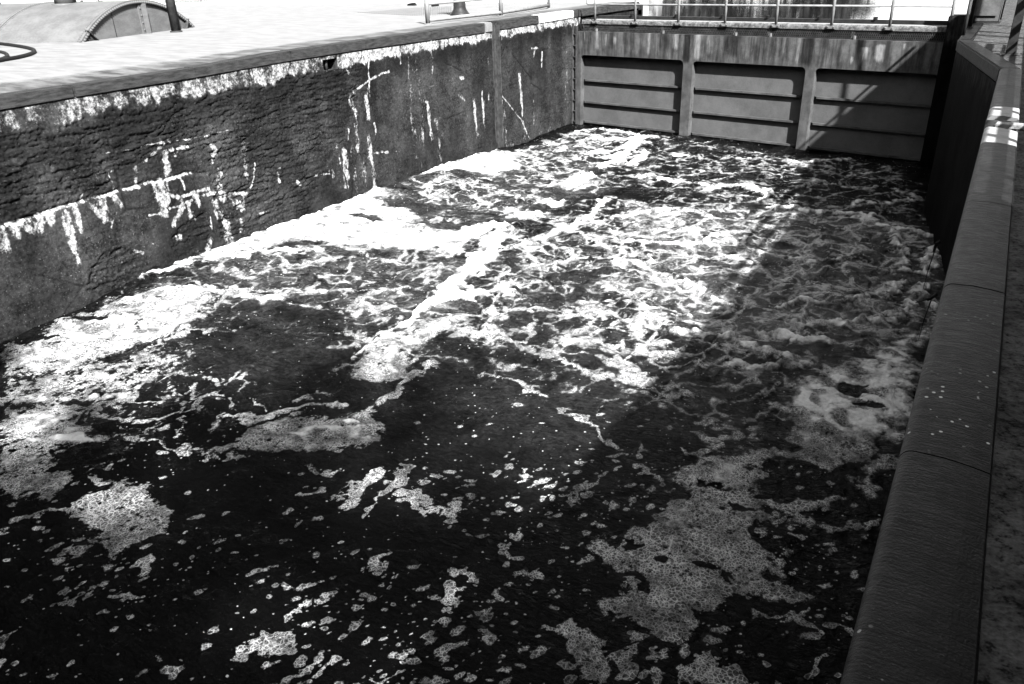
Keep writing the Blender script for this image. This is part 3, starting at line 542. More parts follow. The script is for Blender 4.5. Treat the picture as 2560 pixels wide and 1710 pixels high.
    lim = np.interp(Zg, [-4.4, -3.2, -2.4, -1.6, -.3], [13.6, 14.6, 15.6, 16.3, 16.8]) + .25*fbm(Yg*.5, Zg*1.5, 121, 3)
    Rg = np.maximum(Rg, 1-sstep(-.06, .06, Yg-lim)); cr = [(q[1], q[2]) for q in (onwall((a*.421, 200+b*.421)) for a, b in line+[(1270, 560), (1300, 900), (1330, 1000)])]
    cz = np.interp(Yg, [c[0] for c in cr], [c[1] for c in cr], left=cr[0][1], right=-9)
    low = sstep(-.05, .05, cz-jz); Rg *= 1-low
    poly(Rg, zA, [(540, 1110), (620, 1030), (720, 990), (860, 1030), (905, 1100), (960, 1120), (900, 1180), (640, 1290), (520, 1260)], .03, .8); poly(Rg, zA, [(1010, 960), (1060, 880), (1210, 775), (1262, 870), (1258, 950), (1235, 1010), (1090, 1100), (1050, 1060)], .03, .8)
    poly(Dp, zA, [(650, 560), (760, 490), (860, 500), (980, 440), (1240, 400), (1250, 560), (1140, 560), (870, 610), (680, 660)], .03, .7)
    poly(Dp, zB, [(340, 690), (520, 560), (560, 800), (600, 1200), (250, 1250), (180, 1150)], .03, .5)
    poly(Dp, zA, [(540, 1110), (720, 990), (860, 1030), (900, 1100), (640, 1290), (520, 1260)], .02, .6); poly(Dp, zA, [(1020, 940), (1210, 780), (1262, 870), (1235, 1010), (1090, 1100)], .02, .6)
    Rg *= 1-.8*Dp*(Zg > -3); Rg *= .12+.88*sstep(.85, 1.15, e)
    lay = fbm(Yg*.9+.6*fbm(Yg*.6, Zg*2, 131, 2), Zg*7.5, 133, 4, .6); lay2 = fbm(Yg*2.2, Zg*13, 137, 4, .62); blk = fbm(Yg*5, Zg*7, 139, 4, .6)
    dx = .0035*fbm(Yg*9, Zg*9, 141, 4, .6) + .02*fbm(Yg*.5, Zg*.8, 143, 3)
    st_, _ = worley_edge(Yg*1.15+.5*fbm(Yg*2, Zg*2, 145, 3), Zg*7.0+.9*fbm(Yg*1.2, Zg*3, 147, 3), 91); stone = sstep(.0, .16, st_)
    grain = fbm(Yg*14, Zg*18, 149, 4, .65)
    dx = dx + Rg*(-.045 + .030*np.abs(lay)**.8*np.sign(lay) + .026*lay2 + .030*blk + .030*stone*(.5+.8*sstep(-.2, .3, fbm(Yg*1.1, Zg*2, 153, 2))) + .038*grain) - .035*Dp + .004*grain
    dx = dx - .035*np.exp(-((jz-cz-.02)/.03)**2)*(Yg < 12)
    ck, _ = worley_edge(jy*.55, jz*.75, 61); crk = np.exp(-(ck/.012)**2)*sstep(.0, .3, fbm(Yg*.7, Zg*.7, 151, 2)); dx = dx - .018*crk; Dk = np.maximum(Dk, crk*.9)
    dx = np.where(Zg > ztop-.03, np.minimum(dx, .0), dx); dx = np.clip(dx, -.12, .10)
    Dk = np.maximum(Dk, .5*Rg*sstep(.1, -.4, lay)); Wt = np.maximum(Wt, .30*Rg*sstep(.25, .6, lay2))
    Wt = np.maximum(Wt, .34*sstep(-3.6, -4.2, Zg)*sstep(8, 11, Yg))
    run = sstep(.02, .45, fbm(Yg*2.3, Zg*.22, 181, 4)); Wt = np.maximum(Wt, (.36*run+.16*sstep(0, .5, fbm(Yg*.8, Zg*.9, 183, 3)))*(sstep(13, 16, Yg)*.75+.25)*(1-.7*Rg))
    Wt = Wt*(.95+.95*fbm(Yg*10, Zg*3.5, 161, 4)+.65*fbm(Yg*3, Zg*1.4, 163, 3)) + .22*sstep(.15, .9, Wt)*fbm(Yg*22, Zg*14, 165, 2)
    Wt = np.maximum(Wt, band*(1.0+.55*fbm(Yg*5, Zg*5, 171, 4)+.35*fbm(Yg*1.3, Zg*.8, 173, 2)))
    P = np.stack([XL+dx, Yg, Zg], -1); keep = None
    if y0 < 15 < y1:
        k = np.ones((ny-1, nz-1), bool); yc = Yg[:-1, :-1]; zc = Zg[:-1, :-1]; k &= ~((yc > 15.12) & (yc < 15.64) & (zc < -.33) & (zc > -.60)); keep = k
    o = grid_mesh('masonry_face', P, 'wall', keep, dict(white=Wt, dark=Dk), lw_, flip=True)
    o.matrix_parent_inverse = lw_.matrix_basis.inverted(); return o
def inpl(o, root=None):                                 # child built in world coordinates
    root = root or o.parent; o.matrix_parent_inverse = root.matrix_basis.inverted(); return o
wall_grid(-8, 23.09, -.28, ZB, .022, 0)
wall_grid(23.49, 29.6, -.28, ZB, .022, 1)
# stop-log slot: two steel-lined cheeks and a back
b = MB(); b.box(XL-.42, XL-.36, 23.02, 23.56, ZB, -.10); b.box(XL-.36, XL+.004, 23.04, 23.088, ZB, -.28); b.box(XL-.36, XL+.012, 23.492, 23.55, ZB, -.12); b.box(XL-.33, XL-.10, 23.36, 23.44, ZB, -.14)
inpl(b.build('stoplog_slot', 'rust', lw_, bevel=.01))
# mooring niche with its pin
b = MB(); y0, y1, z0, z1 = 15.10, 15.66, -.62, -.31
b.box(XL-.36, XL-.33, y0, y1, z0, z1); b.box(XL-.33, XL-.02, y0-.03, y0, z0, z1); b.box(XL-.33, XL-.02, y1, y1+.03, z0, z1); b.box(XL-.33, XL-.02, y0, y1, z1, z1+.03); b.box(XL-.33, XL-.02, y0, y1, z0-.03, z0)
ni = inpl(b.build('mooring_niche', 'rust', lw_))
MB().tube([(XL-.12, 15.36, -.62), (XL-.12, 15.36, -.31)], .035).build('mooring_pin', 'rust', ni)
# coping timbers end to end, settled unevenly
def ztop_(y): return np.interp(y, [8, 11.3, 13.5, 16, 22, 26, 29, 36], [-.105, -.10, -.03, -.02, -.015, .0, .0, -.02])
def zbot_(y): return np.interp(y, [7, 9.3, 11.3, 14, 16.5, 23, 29, 36], [-.352, -.30, -.305, -.26, -.255, -.315, -.272, -.31])
def settle(b, a, c):
    for v in b.b.verts: v.co.z = (ztop_(v.co.y) if v.co.z > -.2 else zbot_(v.co.y)) + (0 if v.co.y < 22.5 else .0)
jts = [-8, -5.1, -2.3, .4, 3.1, 5.9, 8.6, 11.31, 14.07, 16.77, 19.7, 22.62]
for a, c in zip(jts, jts[1:]):
    b = MB(); b.box(XL-.36, XL+.035+random.uniform(-.006, .006), a+.006, c-.006, -.295+random.uniform(-.006, .006), ZD-.012+random.uniform(-.006, .006))
    settle(b, a, c); inpl(b.build('coping_timber', 'timber', lw_, bevel=.018))
for a, c, m, lb in [(22.63, 23.07, 'pipe', 'rounded coping end painted white'), (23.50, 26.2, 'timber', None), (26.21, 26.6, 'paint', 'white painted coping block'), (26.61, 28.95, 'paint', 'coping block with worn white paint'), (28.97, 32.0, 'timber', None), (32.01, 35.5, 'timber', None)]:
    b = MB(); b.box(XL-.36, XL+.036, a, c, -.30, ZD-.008); settle(b, a, c); inpl(b.build('coping_timber', m, lw_, bevel=.03, label=lb))
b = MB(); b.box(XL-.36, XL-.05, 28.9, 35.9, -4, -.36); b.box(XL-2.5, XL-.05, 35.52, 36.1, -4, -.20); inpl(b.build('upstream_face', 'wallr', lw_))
# pavement
b = MB()
yy = [-60, 8, 11.3, 13.5, 16, 22, 26, 29, 35.5]; e0 = [b.b.verts.new((XL-.365, y, ztop_(y)-.006)) for y in yy]; e1 = [b.b.verts.new((XL-2.4, y if y < 35 else 36.1, ZD)) for y in yy]; e2 = [b.b.verts.new((-260, y if y < 35 else 36.1, ZD)) for y in yy]
for k in range(len(yy)-1): b.b.faces.new((e0[k], e0[k+1], e1[k+1], e1[k])); b.b.faces.new((e1[k], e1[k+1], e2[k+1], e2[k]))
tag(b.build('pavement', 'pave'), 'sun-bleached concrete pavement beside the lock', 'pavement', kind='structure')
b = MB(); vv = [b.b.verts.new(v) for v in [(-900, -900, -6), (900, -900, -6), (900, 1500, -6), (-900, 1500, -6)]]; b.b.faces.new(vv)
tag(b.build('ground', 'earth'), 'ground below the lock and pool', 'ground', kind='structure')

# ------------------------------------------------------------------ steel lock gate (local frame: x along the gate, y upstream, z up)
gt = empty('lock_gate', (XL, YG, 0), 'riveted grey steel lock gate with three ribbed recesses, closing the far end of the chamber', 'lock gate', rz=TH)
GZ = -5.3; D = .25; GTOP = -.74
# frame plate with three openings, grid-cut so that stains can be carried on it
def rounded(s0, s1, zt, r=.16, n=6):
    p = [(s0, GZ)]; p += [(s0+r-r*math.cos(a), zt-r+r*math.sin(a)) for a in [math.pi/2*k/n for k in range(n+1)]]
    p += [(s1-r+r*math.sin(a), zt-r+r*math.cos(a)) for a in [math.pi/2*k/n for k in range(n+1)]]; p += [(s1, GZ)]; return p
ops = [(.384, 4.852), (5.215, 9.259), (9.565, 13.2)]
zts = [-1.585, -1.60, -1.61]
bm = bmesh.new()
def quad(P): return bm.faces.new([bm.verts.new(p) for p in P])
SE = 13.75
for x0, x1 in [(.20, ops[0][0]), (ops[0][1], ops[1][0]), (ops[1][1], ops[2][0]), (ops[2][1], SE)]:
    quad([(x0, 0, GZ), (x1, 0, GZ), (x1, 0, -1.9), (x0, 0, -1.9)])
# upper band: polygon following the rounded heads
poly = [(.20, 0, -1.9)]
for (s0, s1), zt in zip(ops, zts): poly += [(x, 0, z) for x, z in [(s0, -1.9)] + rounded(s0, s1, zt)[1:-1] + [(s1, -1.9)]]
poly += [(SE, 0, -1.9), (SE, 0, GTOP), (.20, 0, GTOP)]
bm.faces.new([bm.verts.new(p) for p in poly])
bmesh.ops.remove_doubles(bm, verts=bm.verts, dist=1e-4)
for (s0, s1), zt in zip(ops, zts):                                 # returns of the openings
    pr = rounded(s0, s1, zt)
    for (a, b_), (c, d_) in zip(pr, pr[1:]): quad([(a, 0, b_), (c, 0, d_), (c, D, d_), (a, D, b_)])
quad([(.20, 0, GZ), (.20, D, GZ), (.20, D, GTOP), (.20, 0, GTOP)]); quad([(.20, 0, GTOP), (SE, 0, GTOP), (SE, D+.3, GTOP), (.20, D+.3, GTOP)])
bmesh.ops.triangulate(bm, faces=[f for f in bm.faces if len(f.verts) > 4])
def stained(bm, name, parent, cuts=.07, mat='gate'):
    # slice finely so the stain attribute has vertices to live on
    for ax, lo, hi in ((0, 0, SE), (2, GZ, GTOP)):
        k = lo+cuts
        while k < hi:
            co = (k, 0, 0) if ax == 0 else (0, 0, k); no = (1, 0, 0) if ax == 0 else (0, 0, 1)
            bmesh.ops.bisect_plane(bm, geom=list(bm.verts)+list(bm.edges)+list(bm.faces), plane_co=co, plane_no=no, dist=1e-4); k += cuts if (ax == 0 or k > -1.9) else cuts*3
    bmesh.ops.recalc_face_normals(bm, faces=bm.faces)
    me = bpy.data.meshes.new(name); bm.to_mesh(me); bm.free(); me.materials.append(M[mat])
    co = np.zeros(len(me.vertices)*3, np.float32); me.vertices.foreach_get('co', co); co = co.reshape(-1, 3); st = np.zeros(len(co), np.float32); dk = st.copy()
    for px, ws, z0, z1, v in [((1492, 110), .10, -.75, -1.4, .6), ((1515, 105), .07, -.8, -1.3, .5), ((1536, 112), .06, -.9, -1.2, .8), ((1623, 100), .07, -.74, -1.5, .75), ((1690, 90), .16, -.74, -1.25, .75), ((1745, 100), .18, -.74, -1.55, .85), ((1776, 90), .14, -.74, -1.4, .6), ((1880, 100), .07, -.74, -1.3, .55), ((1960, 105), .08, -.74, -1.3, .5), ((1997, 110), .05, -.74, -1.55, .8), ((2005, 120), .05, -.74, -1.3, .6), ((1462, 85), .04, -.76, -1.1, .6), ((2160, 130), .16, -.95, -1.3, .75), ((2200, 130), .16, -.85, -1.35, .85), ((2131, 145), .05, -1.25, -1.45, .9), ((2150, 150), .06, -1.1, -1.5, .6), ((2262, 115), .05, -.80, -1.0, .7), ((2275, 122), .1, -.9, -1.05, .6)]:
        s = ongate(px)[0]; e = np.exp(-((co[:, 0]-s)/ws)**2)*sstep(z1-.15, z1+.15, co[:, 2])*(1-sstep(z0-.01, z0+.06, co[:, 2])); st = np.maximum(st, v*e*(co[:, 1] < .02))
    for px, ws, z1, v in [((1580, 100), .22, -1.2, .5), ((1660, 95), .25, -1.35, .6), ((1718, 110), .16, -1.7, .85), ((1830, 110), .36, -1.45, .7), ((1905, 110), .25, -1.3, .5), ((2020, 110), .22, -1.6, .75), ((1930, 120), .2, -1.5, .5)]:
        s = ongate(px)[0]; e = np.exp(-((co[:, 0]-s)/ws)**4)*sstep(z1-.2, z1+.2, co[:, 2]); dk = np.maximum(dk, v*e*(co[:, 1] < .02))
    for i, (ds, dz, r, v) in enumerate([(.75, -2.75, .35, .45), (1.3, -2.85, .3, .5), (2.2, -2.2, .5, .35), (.9, -3.65, .25, -.5), (2.6, -3.7, .5, .3), (7.2, -3.4, .6, .25)]):
        e = np.exp(-((co[:, 0]-ds)/r)**2-((co[:, 2]-dz)/(r*.6))**2)*(co[:, 1] > .1)
        if v > 0: dk = np.maximum(dk, v*e)
        else: st = np.maximum(st, -v*e*1.3)
    for n_, v_ in (('stain', st), ('dark', dk), ('band', sstep(-1.9, -1.4, co[:, 2]).astype(np.float32)+.25)):
        a = me.attributes.new(n_, 'FLOAT', 'POINT'); a.data.foreach_set('value', v_)
    o = bpy.data.objects.new(name, me); COL.objects.link(o); o.parent = parent; return o
stained(bm, 'frame_plate', gt)
bm = bmesh.new(); bm.faces.new([bm.verts.new(p) for p in [(.2, D, GZ), (SE, D, GZ), (SE, D, GTOP-.01), (.2, D, GTOP-.01)]])
stained(bm, 'skin_plate', gt, .15, 'skin')
# horizontal ribs: shelf with notched ends
for (s0, s1) in ops:
    for zr in (-2.52, -3.35, -4.12):
        b = MB(); d = .095
        prof = [(s0+.002, D-.002, 0), (s1-.002, D-.002, 0), (s1-.002, D-.03, 0), (s1-.10, D-d, 0), (s0+.10, D-d, 0), (s0+.002, D-.03, 0)]
        b.prism(prof, (0, 0, zr-.012), (0, 0, zr+.012)); b.box(s0+.10, s1-.10, D-d-.012, D-d, zr-.05, zr+.014)
        b.build('rib', 'gate', gt)
# left quoin angle with rungs
b = MB(); b.box(.02, .05, -.10, .02, GZ, -.45); b.box(.14, .198, -.03, .05, GZ, -.55); b.build('quoin_angle', 'rust', gt)
for k in range(9):
    b = MB(); b.prism([(.05, -.07, 0), (.16, -.07, 0), (.16, .02, 0), (.05, .03, 0)], (0, 0, -.86-.41*k), (0, 0, -.835-.41*k)); b.build('rung', 'rust', gt)
b = MB(); b.box(9.87, 9.885, -.006, 0.0, -1.6, GTOP); b.build('seam_weld', 'gate', gt)
# top works: stub posts, mesh infill, kerb beam, walkway
KF = .10                                                           # front of the kerb beam
for sx, w in [(.62, .12), (3.9, .10), (7.05, .09), (8.55, .09), (11.55, .10)]:
    P = ongate((1400+.2555*{.62: 350, 3.9: 1000, 7.05: 1710, 8.55: 2050}.get(sx, 0), 75), .15) if sx < 11 else ongate((2131, 95), .15)
    b = MB(); b.box(P[0]-.05, P[0]+.05, .14, .24, GTOP, -.47); b.box(P[0]+.06, P[0]+.12, .05, .12, GTOP, GTOP+.11); b.build('stub_post', 'railpaint', gt, bevel=.008)
b = MB(); b.box(.3, SE-.3, .34, .36, GTOP, -.47); b.build('back_plate', 'black', gt)
bm = bmesh.new(); rows = 4; W_ = .062                              # expanded-metal infill
for r_ in range(rows):
    z0 = GTOP+.005+r_*.066
    n = int((SE-.9)/W_)
    for i in range(n):
        x = .4+i*W_+(W_/2 if r_ % 2 else 0); t_ = .012
        for sg in (1, -1):
            p = [(x, .125, z0), (x+t_, .125, z0), (x+t_+sg*W_/2, .125, z0+.066), (x+sg*W_/2, .125, z0+.066)]
            bm.faces.new([bm.verts.new(q) for q in p])
geo = bmesh.ops.extrude_face_region(bm, geom=list(bm.faces)); bmesh.ops.translate(bm, vec=(0, .012, 0), verts=[v for v in geo['geom'] if isinstance(v, bmesh.types.BMVert)])
q = MB(); q.b.free(); q.b = bm; q.build('mesh_infill', 'rust', gt)
# mossy kerb beam with a lumpy top
nx, nc = 700, 9; xs_ = np.linspace(.35, SE-.25, nx)
prof = np.array([(0, -.13), (0, -.07), (.005, -.03), (.02, 0), (.06, .012), (.11, .012), (.16, .0), (.175, -.03), (.175, -.13)])
Pk = np.zeros((nx, nc, 3), np.float32); lump = .030*fbm(xs_*4, xs_*0, 201, 4)+.022*np.abs(fbm(xs_*16, xs_*0+3, 203, 3))
for j in range(nc):
    Pk[:, j, 0] = xs_; Pk[:, j, 1] = KF+prof[j, 0]-(.9*lump if j in (1, 2) else 0); Pk[:, j, 2] = -.34+prof[j, 1]+lump*(1.0 if 1 < j < 8 else -.5)
grid_mesh('kerb_beam', Pk, 'moss', parent=gt)
b = MB(); b.box(.3, SE-.2, KF+.18, 1.25, -.43, -.37); b.build('walkway_deck', 'bandpaint', gt)
b = MB(); b.box(.3, SE-.3, 1.26, 1.40, -.44, -.25); b.build('rear_kerb', 'darksteel', gt)
for px in [(1580, 45), (1690, 48), (1805, 53), (1918, 56), (2045, 62), (2185, 67)]:
    s = ongate(px, 1.3)[0]; b = MB(); b.box(s-.04, s+.04, 1.22, 1.42, -.25, -.17); b.build('kerb_block', 'black', gt)
# guard rail
prs = [.96, 2.73, 4.5, 6.27, 8.06, 9.85, 11.57, 13.2]
for s in prs:
    b = MB(); b.tube([(s, .09, -.36), (s, .09, .85)], .045); p = b.build('rail_post', 'railpaint', gt)
    f = MB(); f.box(s-.13, s+.13, .05, .085, -.44, -.345); f.ball((s-.09, .045, -.39), .022, 8); f.ball((s+.09, .045, -.39), .022, 8); f.build('foot_plate', 'railpaint', p)
for z in (.21, .84):
    e = [(.56, .09, z+.5), (.56, .09, z+.12), (.585, .09, z+.04), (.66, .09, z)] if z < .5 else [(.56, .09, z-.15), (.585, .09, z-.04), (.66, .09, z)]
    MB().tube(e+[(13.25, .09, z)], .033).build('rail', 'railpaint', gt)

# ------------------------------------------------------------------ things on the sunlit left pavement
def P3(px, z=ZD): return Vector(at(px, z))
# riveted steel dome: a shallow half-cylinder with a flanged, riveted end
A0 = P3((203, 106)); B0 = P3((487, 68)); C0 = P3((0, 90)); ax = (B0-A0); Ld = ax.length; ax.normalize(); back = Vector((-ax.y, ax.x, 0))
if back.x > 0: back = -back
dm = empty('riveted_dome', A0, 'low grey barrel-vaulted steel housing edged with rivets, standing on the white pavement', 'steel housing', rz=math.atan2(ax.y, ax.x))
HD = 1.02; RD = (Ld*Ld/4+HD*HD)/(2*HD); ha = math.asin(Ld/2/RD); LEN = 11.0; cz = HD-RD     # local: x along the end face, y = back (+)
sgn = 1.0
def arc(n, r=RD): return [(Ld/2+r*math.sin(a), cz+r*math.cos(a)) for a in [-ha+2*ha*i/n for i in range(n+1)]]
NA = 48; a_ = arc(NA); bm = bmesh.new()
rows = [[bm.verts.new((x, y, z)) for x, z in a_] for y in (.03, 3.0, 6.0, LEN)]
for A_, B_ in zip(rows, rows[1:]):
    for k in range(NA): bm.faces.new((A_[k], A_[k+1], B_[k+1], B_[k])).smooth = True
q = MB(); q.b.free(); q.b = bm; q.build('barrel_shell', 'domemetal', dm)
b = MB(); b.prism([(x, 0, z) for x, z in a_], (0, .06, 0), (0, .075, 0)); b.build('end_plate', 'domemetal', dm)
bm = bmesh.new(); o1 = arc(NA, RD+.025); i1 = arc(NA, RD-.10)
for y0, y1 in ((-.012, .06), (3.3, 3.36), (6.9, 6.96)):
    i2 = i1 if y0 < 1 else arc(NA, RD-.02)
    V = [[bm.verts.new((x, y, z)) for x, z in pp] for pp, y in ((i2, y0), (o1, y0), (o1, y1), (i2, y1))]
    for A_, B_ in zip(V, V[1:]+V[:1]):
        for k in range(NA): bm.faces.new((A_[k], A_[k+1], B_[k+1], B_[k]))
q = MB(); q.b.free(); q.b = bm; q.build('end_flange', 'domemetal', dm)
rv0 = None
for i in range(58):
    a = -ha*.985+2*ha*.985*i/57; L_ = (Ld/2+(RD-.05)*math.sin(a), -.014, cz+(RD-.05)*math.cos(a))
    if rv0 is None: rv0 = MB().ball((0, 0, 0), .044, 8).build('rivet', 'domemetal', dm, smooth=True); rv = rv0
    else: rv = rv0.copy(); COL.objects.link(rv)
    rv.location = L_
b = MB()
for i in range(72):
    a = -ha*.985+2*ha*.985*i/71
    for y in (.13, 3.24, 3.42, 6.84, 7.02): b.ball((Ld/2+(RD+.004)*math.sin(a), y, cz+(RD+.004)*math.cos(a)), .026, 6)
tag(b.build('hoop_rivets', 'domemetal', dm, smooth=True), kind='stuff')
xm = Ld*.53
b = MB(); b.box(xm-.13, xm+.02, .02, .058, .0, HD-.12); b.box(xm+.02, xm+.045, -.16, .055, .0, HD-.10)
for k in range(4): b.ball((xm-.06, .016, .12+.22*k), .03, 8)
b.build('stiffener', 'domemetal', dm)
b = MB(); b.box(Ld*.285, Ld*.285+.015, .045, .059, 0, .84); b.build('plate_seam', 'darksteel', dm)
for x0, x1 in ((.10, .62), (Ld-.62, Ld-.10)):
    z1 = .30; lo_, hi_ = (x0, x1) if x0 < 1 else (x1, x0); s_ = 1 if x0 < 1 else -1
    b = MB(); b.prism([(lo_, 0, 0), (hi_, 0, 0), (lo_+.24*s_, 0, z1)], (0, .02, 0), (0, .05, 0)); b.prism([(hi_, -.12, 0), (hi_, .05, 0), (lo_+.22*s_, .05, z1), (lo_+.22*s_, -.06, z1)], (0, 0, 0), (.02*s_, 0, .012)); b.build('corner_gusset', 'rust', dm)
for px, rr in (((118, 0), .33), ((233, 0), .33)):
    # vent necks on the crown, laid out in the dome's own frame
    k = 5.4 if px[0] < 200 else 2.4; zt = HD
    b = MB(); b.tube([(Ld*.44, k, zt-.12), (Ld*.44, k, zt+.9)], .33, 24); b.tube([(Ld*.44, k, zt-.14), (Ld*.44, k, zt-.02)], .43, 24); b.build('vent_neck', 'domemetal', dm)
# steel lamp pole in front of the dome
pb = P3((441, 80)); sp_ = empty('steel_pole', pb, 'stout dark grey steel pole standing in front of the riveted housing', 'pole')
inp = lambda o, r: (setattr(o, 'matrix_parent_inverse', r.matrix_basis.inverted()), o)[1]
MB().tube([(0, 0, 0), (0, 0, 4.2)], [.155, .13], 20).build('pole_shaft', 'rust', sp_); MB().tube([(0, 0, 0), (0, 0, .04)], .20, 20).build('base_ring', 'rust', sp_)
MB().tube([(0, 0, 4.2), (.2, -.3, 4.5), (.7, -.9, 4.6)], .05).build('lamp_arm', 'rust', sp_)
# black loops lying at the left edge
def loop(pts, r, name, label):
    pts = [P3(q)+Vector((0, 0, r)) for q in pts]; n = len(pts); cv = []
    for i in range(n-1):
        p0, p1, p2, p3 = pts[max(i-1, 0)], pts[i], pts[i+1], pts[min(i+2, n-1)]
        for k in range(8):
            t_ = k/8; cv.append(.5*((2*p1)+(p2-p0)*t_+(2*p0-5*p1+4*p2-p3)*t_*t_+(3*p1-p0-3*p2+p3)*t_**3))
    cv.append(pts[-1]); o = MB().tube(cv, r, 8).build(name, 'black'); return tag(o, label, 'hose')
loop([(-60, 108), (0, 113), (40, 118), (72, 124), (87, 130), (80, 138), (50, 147), (0, 156), (-60, 168)], .045, 'black_loop', 'larger black loop lying on the white pavement at the left edge')
loop([(-60, 126), (0, 133), (16, 138), (20, 143), (12, 149), (0, 153), (-60, 165)], .04, 'black_loop', 'smaller black loop nested inside the larger one at the left edge')
# mooring bollard with flared foot
bb_ = P3((1150, 38)); bo = empty('mooring_bollard', bb_, 'dark iron bollard with flared foot standing behind the white pipe rail', 'bollard')
MB().tube([(0, 0, 0), (0, 0, .04), (0, 0, .10), (0, 0, .22), (0, 0, .30), (0, 0, 1.6)], [.38, .38, .33, .25, .235, .225], 28).build('bollard_shaft', 'darksteel', bo)
MB().tube([(0, 0, 1.6), (0, 0, 1.66), (0, 0, 1.8), (0, 0, 1.86)], [.24, .33, .33, .20], 28).build('bollard_cap', 'rust', bo)
# white pipe guard rail along the coping
r1, r2, r3 = P3((1070, 61)), P3((1253, 41)), P3((1372, 22)); rr0 = empty('pipe_railing', r1, 'white tubular guard railing on the coping beside the far lock gate', 'railing')
for p_ in (r1, r2, r3):
    d = p_-r1; w = .075 if p_ is not r3 else .06; q = MB().tube([(d.x, d.y, 0), (d.x, d.y, 1.15)], w).build('rail_post', 'pipe', rr0); MB().tube([(d.x, d.y, 0), (d.x, d.y, .03)], w*1.7, 16).build('foot_flange', 'pipe', q)
for z, nm in ((.13, 'lower_rail'), (.62, 'middle_rail'), (1.12, 'top_rail')):
    MB().tube([(0, 0, z), ((r2-r1).x, (r2-r1).y, z), ((r3-r1).x, (r3-r1).y, z)], .062 if z < .5 else .04).build(nm, 'pipe', rr0)
# drain grating
g0 = P3((893, 31)); gr = empty('drain_grating', g0, 'long slotted drain grating sunk in the white pavement', 'grating')
b = MB(); n = 42; mixp = lambda f, y: P3((893+237*f, 31.5+y*min(f*1.7, 1)-9*f))-g0
for i in range(n):
    f = (i+.5)/n; w = .5/n; pr = [mixp(f-w/2, -6), mixp(f+w/2, -6), mixp(f+w/2, 13), mixp(f-w/2, 13)]
    b.prism([(q.x, q.y, 0) for q in pr], (0, 0, .002), (0, 0, .012))
b.build('grating_bar', 'cabinet', gr)
# small dark blocks far back on the pavement
for px, sx, sy, nm, lb in [((1030, 14), .5, .22, 'dark_block', 'small dark block lying near the drain grating'), ((1088, 16), .15, .5, 'dark_block', 'narrow dark iron chock standing beside the railing end'), ((1205, 1), .4, .25, 'dark_block', 'dark iron chock far back beyond the bollard'), ((1398, 1), .5, .3, 'dark_block', 'dark iron chock at the coping edge by the upper pool')]:
    p_ = P3(px); b = MB(); b.prism([(-sx/2, -sy/2, 0), (sx/2, -sy/2, 0), (sx/2*.6, -sy/2, .14), (-sx/2*.7, -sy/2, .10)], (0, 0, 0), (0, sy, 0)); o = b.build(nm, 'black', bevel=.02); o.location = p_; tag(o, lb, 'chock')
# stacked boards behind the housing
for k, (px, lb) in enumerate([((455, 6), 'pale weathered board leaning low behind the riveted housing'), ((500, 3), 'longer weathered board behind the riveted housing, farther right')]):
    p_ = P3(px); b = MB(); b.box(-1.6, 1.6, -.12, .12, 0, .16+.1*k); o = b.build('timber_board', 'wood', bevel=.01); o.location = p_; o.rotation_euler = (0, 0, .25+.1*k); tag(o, lb, 'board')

# ------------------------------------------------------------------ shaded right-hand wall, its steel coping and deck
rw = empty('lock_wall', (0, 8, ZR), 'black shaded lock wall on the right, bending inward before the gate under a dull steel coping', 'wall')
CX0, CX1 = -.049, .288
bend0, bend1 = (-.082, 16.38), (-1.02, 21.5)
b = MB()
for (x0, y0), (x1, y1) in [((-.045, -8), (-.045, 16.3)), ((-.045, 16.3), (-1.01, 21.5)), ((-1.01, 21.5), (-1.01, 45))]:
    b.prism([(x0, y0, 0), (x1, y1, 0), (x1+2.2, y1, 0), (x0+1.2, y0, 0)], (0, 0, -5.3), (0, 0, -.455))
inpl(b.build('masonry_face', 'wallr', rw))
def cop_prof(dz=0):                                   # rounded inner nose, slightly cambered top
    p = [(.0, -.255), (.0, -.07)]; p += [(.055-.055*math.cos(a), -.06+.058*math.sin(a)) for a in [math.pi/2*k/7 for k in range(1, 8)]]
    p += [(.16, .004), (.25, -.002), (.325, -.012), (.337, -.03), (.337, -.255)]; return p
def cop(y0, y1, mat, label=None, skew0=0.0, skew1=0.0, dz=0):
    pr = cop_prof(); bm = bmesh.new(); ny = max(2, int((y1-y0)/.25)); rings = []
    for i in range(ny+1):
        y = y0+(y1-y0)*i/ny; f = i/ny
        rings.append([bm.verts.new((CX0+x, y+(skew0*(1-f)+skew1*f)*x, ZR+z+dz+.004*math.sin(y*1.7)*x/.3)) for x, z in pr])
    for A_, B_ in zip(rings, rings[1:]):
        for k in range(len(pr)-1): bm.faces.new((A_[k], A_[k+1], B_[k+1], B_[k])).smooth = 0 < k < 9
        bm.faces.new((A_[-1], A_[0], B_[0], B_[-1]))
    bm.faces.new([bm.verts.new(v.co) for v in rings[0]]); bm.faces.new([bm.verts.new(v.co) for v in rings[-1][::-1]]); q = MB(); q.b.free(); q.b = bm
    return inpl(q.build('coping_segment', mat, rw, label=label))
for y0, y1 in [(-7.1, -5.05), (-5.04, -3.0), (-2.99, -.95), (-.94, 1.07), (1.08, 3.125), (3.135, 5.2), (5.21, 7.25), (7.26, 9.78)]: cop(y0, y1, 'coping', None, -.04, -.04, random.uniform(-.003, .003))
cop(9.785, 10.72, 'bandpaint', 'coping end painted pale beside the slot', -.2, -.55); cop(11.50, 12.15, 'bandpaint', 'coping start painted pale beyond the slot', -.35, 0)
cop(12.155, 14.2, 'coping'); cop(14.21, 16.37, 'coping')
